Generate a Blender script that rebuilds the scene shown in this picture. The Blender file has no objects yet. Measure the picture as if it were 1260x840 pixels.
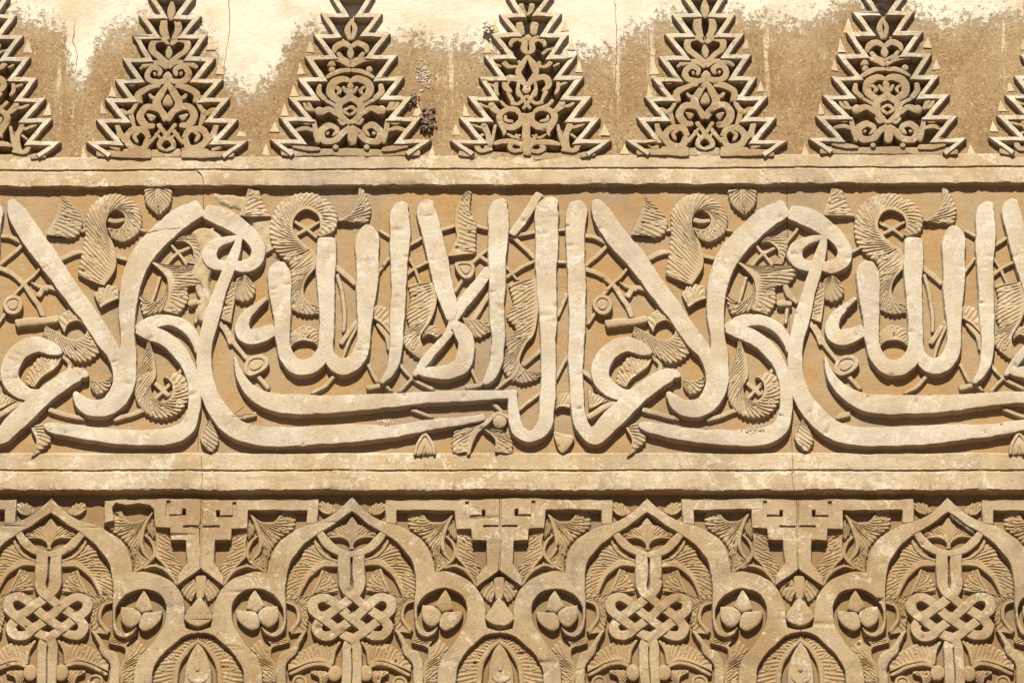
import bpy, math, random
import numpy as np
from mathutils import Vector
from mathutils.geometry import tessellate_polygon

# ------------------------------------------------------------------ camera, sky, sun, exposure
S = bpy.context.scene
COL = S.collection
UNIT = 0.00125                       # one photo pixel at the wall, in metres
PITCH = math.radians(25.0)           # the wall is looked at from below
FPX = math.tan(PITCH) / 5.86e-5      # focal length in photo pixels (from the convergence)
CP, SP = math.cos(PITCH), math.sin(PITCH)
CAM_Z = 1.6
ZC = CAM_Z + FPX * UNIT * SP         # height on the wall of the picture centre
cam_d = bpy.data.cameras.new('camera'); cam = bpy.data.objects.new('camera', cam_d); COL.objects.link(cam)
cam_d.sensor_width = 36.0; cam_d.lens = 36.0 * FPX / 1260.0
cam_d.clip_end = 200.0
cam.location = (0, -FPX * UNIT * CP, CAM_Z)
cam.rotation_euler = (math.radians(90) + PITCH, 0, 0)
S.camera = cam
SUN_EL, SUN_AZ = math.radians(50), math.radians(-5)     # azimuth from the wall's normal, + is to the right
w = bpy.data.worlds.new('World'); S.world = w; w.use_nodes = True
nt = w.node_tree; nt.nodes.clear()
sky = nt.nodes.new('ShaderNodeTexSky'); sky.sky_type = 'NISHITA'; sky.sun_disc = False
sky.air_density = 0.35; sky.dust_density = 0.3; sky.ozone_density = 0.2; sky.altitude = 700
sky.sun_elevation = SUN_EL; sky.sun_rotation = math.pi - SUN_AZ
bg = nt.nodes.new('ShaderNodeBackground'); bg.inputs[1].default_value = 0.05
wo = nt.nodes.new('ShaderNodeOutputWorld')
nt.links.new(sky.outputs[0], bg.inputs[0]); nt.links.new(bg.outputs[0], wo.inputs[0])
sd = bpy.data.lights.new('sun', 'SUN'); sd.energy = 5.0; sd.angle = math.radians(0.5); sd.color = (1.0, 0.965, 0.88)
sun = bpy.data.objects.new('sun', sd); COL.objects.link(sun)
dirv = Vector((math.sin(SUN_AZ) * math.cos(SUN_EL), -math.cos(SUN_AZ) * math.cos(SUN_EL), math.sin(SUN_EL)))
sun.rotation_euler = dirv.to_track_quat('Z', 'Y').to_euler(); sun.location = (0, -6, 14)
S.view_settings.view_transform = 'Standard'; S.view_settings.look = 'None'
S.view_settings.exposure = 1.75; S.view_settings.gamma = 1.0
S.view_settings.use_curve_mapping = False

# ------------------------------------------------------------------ materials
def new_mat(name):
    m = bpy.data.materials.new(name); m.use_nodes = True
    t = m.node_tree; t.nodes.clear()
    out = t.nodes.new('ShaderNodeOutputMaterial'); b = t.nodes.new('ShaderNodeBsdfPrincipled')
    t.links.new(b.outputs[0], out.inputs[0])
    b.inputs['Roughness'].default_value = 0.9
    b.inputs['Specular IOR Level'].default_value = 0.15
    return m, t, b

def noise(t, vec, scale, detail=6.0, rough=0.6, dist=0.0):
    n = t.nodes.new('ShaderNodeTexNoise'); n.inputs['Scale'].default_value = scale
    n.inputs['Detail'].default_value = detail; n.inputs['Roughness'].default_value = rough
    n.inputs['Distortion'].default_value = dist
    t.links.new(vec, n.inputs['Vector']); return n.outputs['Fac']

def ramp(t, fac, lo, hi):
    r = t.nodes.new('ShaderNodeMapRange'); r.interpolation_type = 'SMOOTHSTEP'
    r.inputs['From Min'].default_value = lo; r.inputs['From Max'].default_value = hi
    t.links.new(fac, r.inputs['Value']); return r.outputs['Result']

def mixc(t, fac, a, b):
    n = t.nodes.new('ShaderNodeMix'); n.data_type = 'RGBA'
    if isinstance(fac, float): n.inputs['Factor'].default_value = fac
    else: t.links.new(fac, n.inputs['Factor'])
    for v, k in ((a, 'A'), (b, 'B')):
        s = [i for i in n.inputs if i.name == k and i.type == 'RGBA'][0]
        if isinstance(v, tuple): s.default_value = v + (1,)
        else: t.links.new(v, s)
    return [o for o in n.outputs if o.type == 'RGBA'][0]

def math_(t, op, a, b=None):
    n = t.nodes.new('ShaderNodeMath'); n.operation = op
    for i, v in enumerate((a, b)):
        if v is None: continue
        if isinstance(v, (int, float)): n.inputs[i].default_value = v
        else: t.links.new(v, n.inputs[i])
    return n.outputs[0]

def bump_chain(t, bsdf, vec, coarse=0.6, fine=0.6, pits=0.5):
    h = math_(t, 'ADD', math_(t, 'MULTIPLY', noise(t, vec, 26, 5, .55), 3.2 * coarse),
              math_(t, 'MULTIPLY', noise(t, vec, 260, 6, .7), 0.75 * fine))
    v = t.nodes.new('ShaderNodeTexVoronoi'); v.inputs['Scale'].default_value = 210
    t.links.new(vec, v.inputs['Vector'])
    p = math_(t, 'MULTIPLY', ramp(t, v.outputs['Distance'], 0.34, 0.10), -0.6 * pits)
    p = math_(t, 'MULTIPLY', p, ramp(t, noise(t, vec, 40, 3), .52, .66))
    h = math_(t, 'ADD', h, p)
    b = t.nodes.new('ShaderNodeBump'); b.inputs['Strength'].default_value = 1.0
    b.inputs['Distance'].default_value = 0.0011
    t.links.new(h, b.inputs['Height']); t.links.new(b.outputs[0], bsdf.inputs['Normal'])

ALB = (.347, .325, .291)
def plaster(name, base, pale, dark, ochre, pale_amt=0.5, coarse=.6, fine=.6, pits=.5, streak=False):
    m, t, b = new_mat(name)
    base, pale, dark, ochre = [tuple(c * k for c, k in zip(q, ALB)) for q in (base, pale, dark, ochre)]
    g = t.nodes.new('ShaderNodeNewGeometry'); vec = g.outputs['Position']
    c = mixc(t, ramp(t, noise(t, vec, 9, 7, .66), .40, .64), base, ochre)
    if streak:                       # lines left by the running mould
        mp = t.nodes.new('ShaderNodeMapping'); mp.inputs['Scale'].default_value = (.07, 1, 1); t.links.new(vec, mp.inputs[0])
        c = mixc(t, math_(t, 'MULTIPLY', ramp(t, noise(t, mp.outputs[0], 150, 6, .7), .52, .66), .45), c, dark)
    patch = math_(t, 'ADD', math_(t, 'MULTIPLY', noise(t, vec, 22, 9, .75, .6), .6), math_(t, 'MULTIPLY', noise(t, vec, 170, 6, .8), .4))
    c = mixc(t, math_(t, 'MULTIPLY', ramp(t, patch, .60 - .13 * pale_amt, .63 - .10 * pale_amt), .85), c, pale)
    grime = tuple(sum(dark) / 3 * k for k in (1.22, 1.0, .78))
    c = mixc(t, math_(t, 'MULTIPLY', ramp(t, noise(t, vec, 5.5, 9, .72, .5), .50, .64), .38), c, grime)
    c = mixc(t, math_(t, 'MULTIPLY', ramp(t, noise(t, vec, 60, 8, .8), .56, .64), .5), c, dark)
    c = mixc(t, math_(t, 'MULTIPLY', ramp(t, noise(t, vec, 240, 4, .75), .56, .66), .55), c, dark)
    c = mixc(t, math_(t, 'MULTIPLY', ramp(t, noise(t, vec, 330, 4, .75), .60, .68), .6), c, pale)
    t.links.new(c, b.inputs['Base Color'])
    bump_chain(t, b, vec, coarse, fine, pits)
    return m

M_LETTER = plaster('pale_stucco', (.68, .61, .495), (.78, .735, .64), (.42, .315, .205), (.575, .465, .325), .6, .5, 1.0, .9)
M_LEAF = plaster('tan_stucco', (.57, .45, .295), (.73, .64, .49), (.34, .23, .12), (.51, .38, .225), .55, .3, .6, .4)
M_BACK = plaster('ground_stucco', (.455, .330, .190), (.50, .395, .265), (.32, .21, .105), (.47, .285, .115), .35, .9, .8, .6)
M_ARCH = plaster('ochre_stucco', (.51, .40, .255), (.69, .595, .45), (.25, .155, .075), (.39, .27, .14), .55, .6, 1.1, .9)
M_ABACK = plaster('shaded_ochre_stucco', (.35, .232, .115), (.42, .30, .17), (.22, .135, .058), (.30, .185, .08), .25, .5, .7, .4)  # brown ground of the arches, some of the recess shade put into its colour
M_MOULD = plaster('moulding_stucco', (.61, .50, .35), (.76, .69, .56), (.35, .24, .13), (.50, .37, .215), .6, .8, 1.1, .9, streak=True)
M_MERLON = plaster('weathered_stucco', (.50, .385, .24), (.72, .64, .50), (.27, .175, .085), (.40, .275, .145), .4, .7, 1.2, 1.2)

def mat_field():
    m, t, b = new_mat('limewashed_plaster')
    g = t.nodes.new('ShaderNodeNewGeometry'); vec = g.outputs['Position']
    sx = t.nodes.new('ShaderNodeSeparateXYZ'); t.links.new(vec, sx.inputs[0])
    # height (in photo pixels) to which the limewash survives, along the wall
    fx = math_(t, 'DIVIDE', math_(t, 'ADD', sx.outputs[0], 780 * UNIT), 1560 * UNIT)
    fc = t.nodes.new('ShaderNodeFloatCurve'); cu = fc.mapping.curves[0]
    px = [(-150, 60), (-20, 20), (40, 30), (72, 62), (90, 108), (104, 62), (125, 48), (165, 30), (225, 35), (270, 95), (300, 118), (345, 70),
          (380, 45), (440, 55), (500, 55), (560, 62), (600, 66), (640, 60), (700, 72), (750, 70), (775, 48), (800, 42), (840, 22), (880, 30),
          (910, 22), (930, 26), (990, 32), (1030, 20), (1080, 8), (1120, 14), (1160, 24), (1230, 26), (1280, 16), (1410, 30)]
    pts = [((x + 150) / 1560, y / 200) for x, y in px]
    cu.points[0].location = pts[0]; cu.points[1].location = pts[-1]
    for p in pts[1:-1]: cu.points.new(*p)
    fc.mapping.update(); t.links.new(fx, fc.inputs['Value'])
    top = math_(t, 'SUBTRACT', ZC + TOPV * UNIT, sx.outputs[2])
    vpx = math_(t, 'DIVIDE', top, 200 * UNIT / CP)
    mq = t.nodes.new('ShaderNodeMapping'); mq.inputs['Scale'].default_value = (1, 1, .4); t.links.new(vec, mq.inputs[0])
    n1 = noise(t, mq.outputs[0], 18, 9, .74); n2 = noise(t, vec, 125, 8, .84)
    d = math_(t, 'SUBTRACT', fc.outputs[0], vpx)
    d = math_(t, 'ADD', d, math_(t, 'MULTIPLY', math_(t, 'SUBTRACT', n1, .5), .34))
    d = math_(t, 'ADD', d, math_(t, 'MULTIPLY', math_(t, 'SUBTRACT', n2, .5), 1.05))
    mask = math_(t, 'ADD', math_(t, 'MULTIPLY', ramp(t, d, -.03, .03), .72), math_(t, 'MULTIPLY', ramp(t, d, -.20, .12), .28))
    br = mixc(t, ramp(t, noise(t, vec, 7, 7, .65), .38, .66), (.116, .070, .030), (.160, .108, .054))
    br = mixc(t, math_(t, 'MULTIPLY', ramp(t, noise(t, vec, 240, 5, .78), .53, .64), .75), br, (.040, .018, .006))
    br = mixc(t, math_(t, 'MULTIPLY', ramp(t, noise(t, vec, 210, 6, .78, .4), .55, .64), .70), br, (.29, .215, .115))
    # thin run-off streaks
    mp = t.nodes.new('ShaderNodeMapping'); mp.inputs['Scale'].default_value = (1, 1, .07); t.links.new(vec, mp.inputs[0])
    st = math_(t, 'MULTIPLY', ramp(t, noise(t, mp.outputs[0], 34, 7, .72), .57, .63), ramp(t, d, -.75, -.05))
    br = mixc(t, math_(t, 'MULTIPLY', st, math_(t, 'MULTIPLY', ramp(t, noise(t, vec, 200, 5, .8), .42, .52), .8)), br, (.31, .255, .165))
    wh = mixc(t, ramp(t, noise(t, vec, 11, 7, .6), .40, .68), (.310, .275, .208), (.250, .200, .130))
    wh = mixc(t, math_(t, 'MULTIPLY', ramp(t, noise(t, vec, 240, 5, .7), .60, .70), .5), wh, (.13, .072, .027))
    t.links.new(mixc(t, mask, br, wh), b.inputs['Base Color'])
    h = math_(t, 'ADD', math_(t, 'MULTIPLY', noise(t, vec, 30, 6, .6), 2.2), math_(t, 'MULTIPLY', noise(t, vec, 300, 6, .72), .9))
    h = math_(t, 'ADD', h, math_(t, 'MULTIPLY', mask, .35))
    bp = t.nodes.new('ShaderNodeBump'); bp.inputs['Distance'].default_value = .0013
    t.links.new(h, bp.inputs['Height']); t.links.new(bp.outputs[0], b.inputs['Normal'])
    return m

def mat_flat(name, a, bcol, sc):
    m, t, b = new_mat(name)
    g = t.nodes.new('ShaderNodeNewGeometry')
    t.links.new(mixc(t, ramp(t, noise(t, g.outputs['Position'], sc, 5, .7), .4, .6), a, bcol), b.inputs['Base Color'])
    bump_chain(t, b, g.outputs['Position'])
    return m

# ------------------------------------------------------------------ photo pixel -> wall coordinates (U right, V down, in pixel units)
def wall(px, py, d=0.0):
    a = (px - 630.0) / FPX; b = (py - 420.0) / FPX
    t = (FPX * CP - d) / (CP + b * SP)
    return a * t, -(t * (SP - b * CP) - FPX * SP)
TOPV = -wall(630, 0)[1]
M_FIELD = mat_field()
M_PAVE = mat_flat('stone_paving', (.15, .080, .035), (.19, .105, .048), 3)
M_CRACK = mat_flat('crack_dirt', (.10, .055, .02), (.16, .09, .04), 60)
M_NEST = mat_flat('dark_mud', (.035, .025, .018), (.12, .085, .05), 120)
M_GREY = mat_flat('grey_lichen', (.22, .19, .15), (.45, .38, .28), 160)

PERIOD = wall(738 + 719.5 / 2, 280)[0] - wall(738 - 719.5 / 2, 280)[0]

def crop(ox, oy, s, shift=0.0):
    """points measured in an enlarged cut-out -> photo pixels (+ width in pixels), shifted by whole panels"""
    def f(*pts):
        out = []
        for p in pts:
            q = [ox + p[0] / s, oy + p[1] / s]
            q.append(p[2] / s if len(p) > 2 else None)
            q.append(shift)
            out.append(tuple(q))
        return out
    return f
I1, I2, I3 = crop(0, 220, 4.2), crop(240, 220, 4.2), crop(480, 220, 4.2)
J1, J2, J3 = crop(0, 400, 4.2), crop(240, 400, 4.2), crop(480, 400, 4.2)
R1, R2 = crop(720, 220, 4.2, -1), crop(960, 220, 4.2, -1)
R3, R4 = crop(720, 400, 4.2, -1), crop(960, 400, 4.2, -1)
TT, S6 = crop(470, 330, 5.6), crop(890, 280, 6.0, -1)
R3L, = (crop(720, 400, 4.2, 0),)
PX = crop(0, 0, 1.0)

def towall(pts, d):
    o = []
    for p in pts:
        u, v = wall(p[0], p[1], d)
        if len(p) > 3 and p[3]: u += p[3] * PERIOD
        o.append((u, v) + ((p[2],) if len(p) > 2 and p[2] is not None else ()))
    return np.array(o, float)

# ------------------------------------------------------------------ curves
def catmull(P, step=1.6, closed=False):
    P = np.asarray(P, float)
    if len(P) < 3 and not closed:
        L = np.linalg.norm(P[1, :2] - P[0, :2]); k = max(2, int(L / step))
        return np.array([P[0] + (P[1] - P[0]) * i / k for i in range(k + 1)])
    if closed: Q = np.vstack([P[-1], P, P[0], P[1]])
    else: Q = np.vstack([2 * P[0] - P[1], P, 2 * P[-1] - P[-2]])
    out = []
    for i in range(len(Q) - 3):
        p0, p1, p2, p3 = Q[i:i + 4]
        t0 = 0; t1 = t0 + max(1e-3, np.linalg.norm((p1 - p0)[:2])) ** .5
        t2 = t1 + max(1e-3, np.linalg.norm((p2 - p1)[:2])) ** .5; t3 = t2 + max(1e-3, np.linalg.norm((p3 - p2)[:2])) ** .5
        k = max(1, int(math.ceil(np.linalg.norm((p2 - p1)[:2]) / step)))
        for j in range(k):
            t = t1 + (t2 - t1) * j / k
            a1 = (t1 - t) / (t1 - t0) * p0 + (t - t0) / (t1 - t0) * p1
            a2 = (t2 - t) / (t2 - t1) * p1 + (t - t1) / (t2 - t1) * p2
            a3 = (t3 - t) / (t3 - t2) * p2 + (t - t2) / (t3 - t2) * p3
            b1 = (t2 - t) / (t2 - t0) * a1 + (t - t0) / (t2 - t0) * a2
            b2 = (t3 - t) / (t3 - t1) * a2 + (t - t1) / (t3 - t1) * a3
            out.append((t2 - t) / (t2 - t1) * b1 + (t - t1) / (t2 - t1) * b2)
    if not closed: out.append(P[-1])
    return np.array(out)

def resample(P, n):
    P = np.asarray(P, float); d = np.r_[0, np.cumsum(np.linalg.norm(np.diff(P[:, :2], axis=0), axis=1))]
    s = np.linspace(0, d[-1], n)
    return np.stack([np.interp(s, d, P[:, k]) for k in range(P.shape[1])], 1), d[-1]

def wob(seed, s, amp):
    r = random.Random(seed)
    o = np.zeros(len(s))
    for f, a in ((.035, 1), (.09, .6), (.21, .4), (.5, .3)):
        o += a * np.sin(s * f * r.uniform(.8, 1.3) * 2 + r.uniform(0, 6.3))
    return o * amp

SEED = [1]
def nseed():
    SEED[0] += 1; return SEED[0]

# ------------------------------------------------------------------ relief pieces; every builder returns (verts[u, v, depth], faces)
def stroke(pts, top, base=-0.5, bev=1.2, crown=.4, wb=.16, heights=None, step=1.6, draft=1.5):
    C = catmull(towall(pts, top), step); n = len(C)
    s = np.r_[0, np.cumsum(np.linalg.norm(np.diff(C[:, :2], axis=0), axis=1))]
    T = np.gradient(C[:, :2], axis=0); T /= np.maximum(1e-6, np.linalg.norm(T, axis=1))[:, None]
    N = np.stack([-T[:, 1], T[:, 0]], 1)
    hw = np.maximum(.35, C[:, 2] / 2)
    sd_ = nseed()
    L = hw + wob(sd_, s, wb); R = hw + wob(sd_ + 7777, s, wb)
    e = np.minimum(s, s[-1] - s)
    endf = .72 + .28 * np.clip(e / 1.6, 0, 1)
    L = np.maximum(.3, L * endf); R = np.maximum(.3, R * endf)
    tp = top + wob(sd_ + 999, s * .4, .12) - .7 * (1 - np.clip(e / 1.6, 0, 1))
    if heights is not None: tp = tp + heights(C[:, :2], s)
    bb = np.minimum(bev, hw * .55)
    prof = [(-1, 0, None), (-1, 0, 1), (-1, .3, .35), (-1, 1, 0), (-.6, 0, 'c'), (-.25, 0, 'c'), (.25, 0, 'c'), (.6, 0, 'c'), (1, 1, 0), (1, .3, .35), (1, 0, 1), (1, 0, None)]
    V = []
    for i in range(n):
        for sg, ins, drop in prof:
            if drop == 'c': off = sg * (L if sg < 0 else R)[i]; h = tp[i] + crown * min(1, hw[i] / 5) * (1 - sg * sg)
            else:
                w_ = (L if sg < 0 else R)[i]; off = sg * (w_ - ins * bb[i] + (draft if drop is None else 0))
                h = base if drop is None else tp[i] - drop * bb[i]
            V.append((C[i, 0] + N[i, 0] * off, C[i, 1] + N[i, 1] * off, h))
    K = len(prof); F = []
    for i in range(n - 1):
        for k in range(K - 1):
            a = i * K + k; F.append((a, a + 1, a + K + 1, a + K))
    F.append(tuple(range(K))); F.append(tuple((n - 1) * K + k for k in reversed(range(K))))
    return V, F

def outline(pts, top, smooth=True, step=2.0):
    """closed outline; a point whose third value is -1 is a sharp corner"""
    P = towall([(p[0], p[1], None, p[3] if len(p) > 3 else 0) for p in pts], top)
    corner = [len(p) > 2 and p[2] is not None and p[2] < 0 for p in pts]
    if not smooth: corner = [True] * len(pts)
    if not any(corner): return catmull(P, step, closed=True)
    k = corner.index(True); P = np.roll(P, -k, axis=0); corner = corner[k:] + corner[:k]
    P = np.vstack([P, P[:1]]); corner = corner + [True]
    out = []; i = 0
    while i < len(P) - 1:
        j = i + 1
        while not corner[j]: j += 1
        out.extend(catmull(P[i:j + 1], step)[:-1]); i = j
    return np.array(out)

def area(P): return .5 * np.sum(P[:, 0] * np.roll(P[:, 1], -1) - np.roll(P[:, 0], -1) * P[:, 1])

def inset(P, d):
    a = P - np.roll(P, 1, axis=0); b = np.roll(P, -1, axis=0) - P
    a /= np.maximum(1e-6, np.linalg.norm(a, axis=1))[:, None]; b /= np.maximum(1e-6, np.linalg.norm(b, axis=1))[:, None]
    na = np.stack([-a[:, 1], a[:, 0]], 1); nb = np.stack([-b[:, 1], b[:, 0]], 1)
    m = na + nb; l = np.linalg.norm(m, axis=1); m /= np.maximum(1e-6, l)[:, None]
    c = np.clip(np.sum(m * na, 1), .45, 1)
    return P + m * (d / c)[:, None]

def poly(loops, top, base=-0.5, bev=1.1, wb=.12):
    """loops of wall coordinates, first the outer one"""
    V = []; F = []; caps = []; capidx = []
    for li, P in enumerate(loops):
        if (area(P) > 0) != (li == 0): P = P[::-1]
        n = len(P); o = len(V)
        s = np.arange(n) * 2.0; P = P + np.stack([wob(nseed(), s, wb), wob(nseed(), s, wb)], 1)
        for ins, h in ((-1.3, base), (0, top - bev), (.3 * bev, top - .33 * bev), (bev, top)):
            Q = inset(P, ins) if ins else P
            V.extend((q[0], q[1], h) for q in Q)
        for r in range(3):
            for i in range(n):
                j = (i + 1) % n
                F.append((o + r * n + j, o + r * n + i, o + (r + 1) * n + i, o + (r + 1) * n + j))
        caps.append([Vector((V[o + 3 * n + i][0], V[o + 3 * n + i][1], 0)) for i in range(n)])
        capidx.extend(range(o + 3 * n, o + 4 * n))
    for tri in tessellate_polygon(caps):
        F.append(tuple(capidx[i] for i in tri))
    return V, F

def pieces(pts, top, base=-.5, bev=1.1, smooth=True, holes=(), wb=.12):
    return poly([outline(pts, top, smooth)] + [outline(h, top, smooth) for h in holes], top, base, bev, wb)

def dome(pts, top, base=-.5, smooth=True, ring=False, belly=2.6):
    P = outline(pts, top, smooth, 1.5); c = P.mean(0); n = len(P)
    if area(P) < 0: P = P[::-1]
    prof = [(1, base), (1, top - belly), (.94, top - .5 * belly), (.80, top - .22 * belly), (.6, top - .06 * belly), (.35, top), (.12, top + .05)]
    if ring: prof = [(1, base), (1, top - belly * .7), (.93, top - .3), (.78, top), (.66, top - .3), (.60, top - 1.5), (.50, top - 1.5), (.44, top - .2), (.25, top + .1), (.12, top - .1)]
    V = []; F = []
    for k, h in prof: V.extend((c[0] + (p[0] - c[0]) * k, c[1] + (p[1] - c[1]) * k, h) for p in P)
    for r in range(len(prof) - 1):
        for i in range(n):
            j = (i + 1) % n; F.append((r * n + j, r * n + i, (r + 1) * n + i, (r + 1) * n + j))
    F.append(tuple(range((len(prof) - 1) * n, len(prof) * n)))
    return V, F

def circle(cx, cy, r, s=crop(0, 0, 1), n=10, ry=None):
    return s(*[(cx + r * math.cos(2 * math.pi * i / n), cy + (ry or r) * math.sin(2 * math.pi * i / n)) for i in range(n)])

def leaf(inner, outer, top, base=-.5, n=None, slant=2.6, amp=1.5, eyes=True, rim=.15, T=16, scallop=.7, pitch=6.2):
    A = catmull(towall([(p[0], p[1], None, p[3]) for p in inner], top), 1.2)
    B = catmull(towall([(p[0], p[1], None, p[3]) for p in outer], top), 1.2)
    L = .75 * resample(B, 5)[1] + .25 * resample(A, 5)[1]
    n = max(3, int(round(L / pitch)))
    M = n * 10 + 1
    A, la = resample(A, M); B, lb = resample(B, M)
    rnd = random.Random(nseed()); eye = []
    if eyes:
        k = rnd.uniform(.6, 1.6)
        while k < n - .6: eye.append((k, rnd.uniform(.56, .70))); k += rnd.uniform(2.6, 4.2)
    V = []; s = np.linspace(0, 1, M); q1 = rnd.uniform(0, 6)
    wid = np.linalg.norm(B - A, axis=1)
    sweep = slant * np.clip(np.minimum(s, 1 - s) * 5 + .35, 0, 1)
    D = (B - A) / np.maximum(1e-6, wid)[:, None]
    for j in range(T + 1):
        t = j / T
        g = t ** .75
        ph = n * s + sweep * (1 - g) + .10 * np.sin(9 * s + 3 * t + q1)
        fr = np.abs(ph - np.round(ph))                       # distance to the incised line
        r = (1 - np.exp(-(fr / .17) ** 2)) * (.8 + .2 * np.cos(2 * np.pi * (ph - .5)))
        for ek, et in eye:
            dd = np.sqrt(((ph - sweep * (1 - g) - ek) / .85) ** 2 + ((t - et) / .23) ** 2)
            rr = 1 - np.exp(-((dd - .88) / .17) ** 2) - .95 * np.exp(-(dd / .34) ** 2)
            r = np.where(dd < 1.0, rr, r)
        f = np.clip((t - rim * .8) / .08, 0, 1)
        taper = np.clip(wid / 5.0, .15, 1)
        groove = -amp * .8 * np.exp(-((t - rim) / .035) ** 2)
        h = top - 1.5 * t ** 2.2 + .5 * math.sin(math.pi * min(1, t / (rim * 1.6))) * (t < rim * 1.6) + taper * (f * amp * (r - 1) + groove)
        h = np.maximum(h, base + .6)
        out = 0 if j < T - 2 else scallop * (j - T + 3) / 3
        P = A + (B - A) * t + D * ((r - .6) * out * np.clip(wid / 6, 0, 1))[:, None]
        if j == T: h = h - .6
        V.extend(zip(P[:, 0], P[:, 1], h))
    F = []
    for j in range(T):
        for i in range(M - 1):
            a = j * M + i; F.append((a, a + 1, a + M + 1, a + M))
    # side walls down to the ground of the panel
    ring = [i for i in range(M)] + [j * M + M - 1 for j in range(1, T + 1)] + [T * M + i for i in range(M - 2, -1, -1)] + [j * M for j in range(T - 1, 0, -1)]
    o = len(V); RP = np.array([(V[i][0], V[i][1]) for i in ring])
    RP = inset(RP, -1.0 if area(RP) > 0 else 1.0)
    V.extend((p[0], p[1], base) for p in RP)
    k = len(ring)
    for i in range(k):
        j = (i + 1) % k; F.append((ring[j], ring[i], o + i, o + j))
    return V, F

def zigzag(P, wdt, top, base, bev=.9):
    """mitred bar along a polyline of wall coordinates"""
    P = np.asarray(P, float); n = len(P)
    T = np.diff(P, axis=0); T /= np.linalg.norm(T, axis=1)[:, None]
    N = np.stack([-T[:, 1], T[:, 0]], 1)
    def off(sg):
        o = []
        for i in range(n):
            if i == 0: o.append(P[0] + sg * N[0] * wdt / 2)
            elif i == n - 1: o.append(P[-1] + sg * N[-1] * wdt / 2)
            else:
                m = N[i - 1] + N[i]; m /= max(1e-6, np.linalg.norm(m)); c = max(.42, abs(float(m @ N[i])))
                o.append(P[i] + sg * m * wdt / 2 / c)
        return o
    loop = np.array(off(1) + off(-1)[::-1])
    # denser outline, so that the edge can wander a little
    D = []
    for i in range(len(loop)):
        a, b = loop[i], loop[(i + 1) % len(loop)]; k = max(1, int(np.linalg.norm(b - a) / 4))
        D.extend(a + (b - a) * q / k for q in range(k))
    return poly([np.array(D)], top, base, bev, .18)

# ------------------------------------------------------------------ objects
def to_mesh(name, VF, mat, origin, flip_u=None, angle=22):
    V, F = VF
    vs = []
    for u, v, d in V:
        if flip_u is not None: u = 2 * flip_u - u
        vs.append((u * UNIT - origin[0], -d * UNIT - origin[1], ZC - v * UNIT - origin[2]))
    if flip_u is not None: F = [tuple(reversed(f)) for f in F]
    me = bpy.data.meshes.new(name); me.from_pydata(vs, [], F); me.validate()
    me.polygons.foreach_set('use_smooth', [True] * len(me.polygons))
    if name == 'leaf': angle = 60
    elif name in ('bud', 'bead', 'petal'): angle = max(angle, 34)
    me.set_sharp_from_angle(angle=math.radians(angle))
    me.materials.append(mat)
    return me

def fixnormals(me):
    import bmesh
    bm = bmesh.new(); bm.from_mesh(me); bmesh.ops.recalc_face_normals(bm, faces=bm.faces); bm.to_mesh(me); bm.free()

def thing(name, label, cat, loc, group=None):
    o = bpy.data.objects.new(name, None); COL.objects.link(o); o.location = loc; o.empty_display_size = .05
    o['label'] = label; o['category'] = cat
    if group: o['group'] = group
    return o

def part(name, VF, mat, parent, flip_u=None, label=None, angle=22):
    me = to_mesh(name, VF, mat, tuple(parent.location) if parent.parent is None else ORIG[parent.name], flip_u, angle); fixnormals(me)
    o = bpy.data.objects.new(name, me); COL.objects.link(o); o.parent = parent
    ORIG[o.name] = ORIG.get(parent.name, tuple(parent.location))
    if label: o['label'] = label
    return o
ORIG = {}

def slab(x0, x1, y0, y1, d, back, amp=.5, step=7.0, seed=3, edge=.35):
    """uneven plaster slab between photo columns x0..x1 (wall U) and rows y0..y1 (wall V)"""
    nx = max(2, int((x1 - x0) / step)); ny = max(2, int((y1 - y0) / step))
    r = random.Random(seed); ph = [r.uniform(0, 6.3) for _ in range(8)]
    V = []; F = []
    for j in range(ny + 1):
        for i in range(nx + 1):
            u = x0 + (x1 - x0) * i / nx; v = y0 + (y1 - y0) * j / ny
            h = d + amp * (.5 * math.sin(u * .021 + v * .013 + ph[0]) + .35 * math.sin(u * .047 - v * .06 + ph[1]) + .25 * math.sin(u * .11 + v * .09 + ph[2]) + .15 * r.uniform(-1, 1))
            if i in (0, nx): u += edge * r.uniform(-.3, .3); h -= .5
            V.append((u, v, h))
    W = nx + 1
    for j in range(ny):
        for i in range(nx): a = j * W + i; F.append((a, a + 1, a + W + 1, a + W))
    ring = [i for i in range(W)] + [j * W + nx for j in range(1, ny + 1)] + [ny * W + i for i in range(nx - 1, -1, -1)] + [j * W for j in range(ny - 1, 0, -1)]
    o = len(V); V.extend((V[i][0], V[i][1], back) for i in ring)
    for i in range(len(ring)):
        j = (i + 1) % len(ring); F.append((ring[j], ring[i], o + i, o + j))
    F.append(tuple(o + i for i in range(len(ring))))
    return V, F

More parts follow.
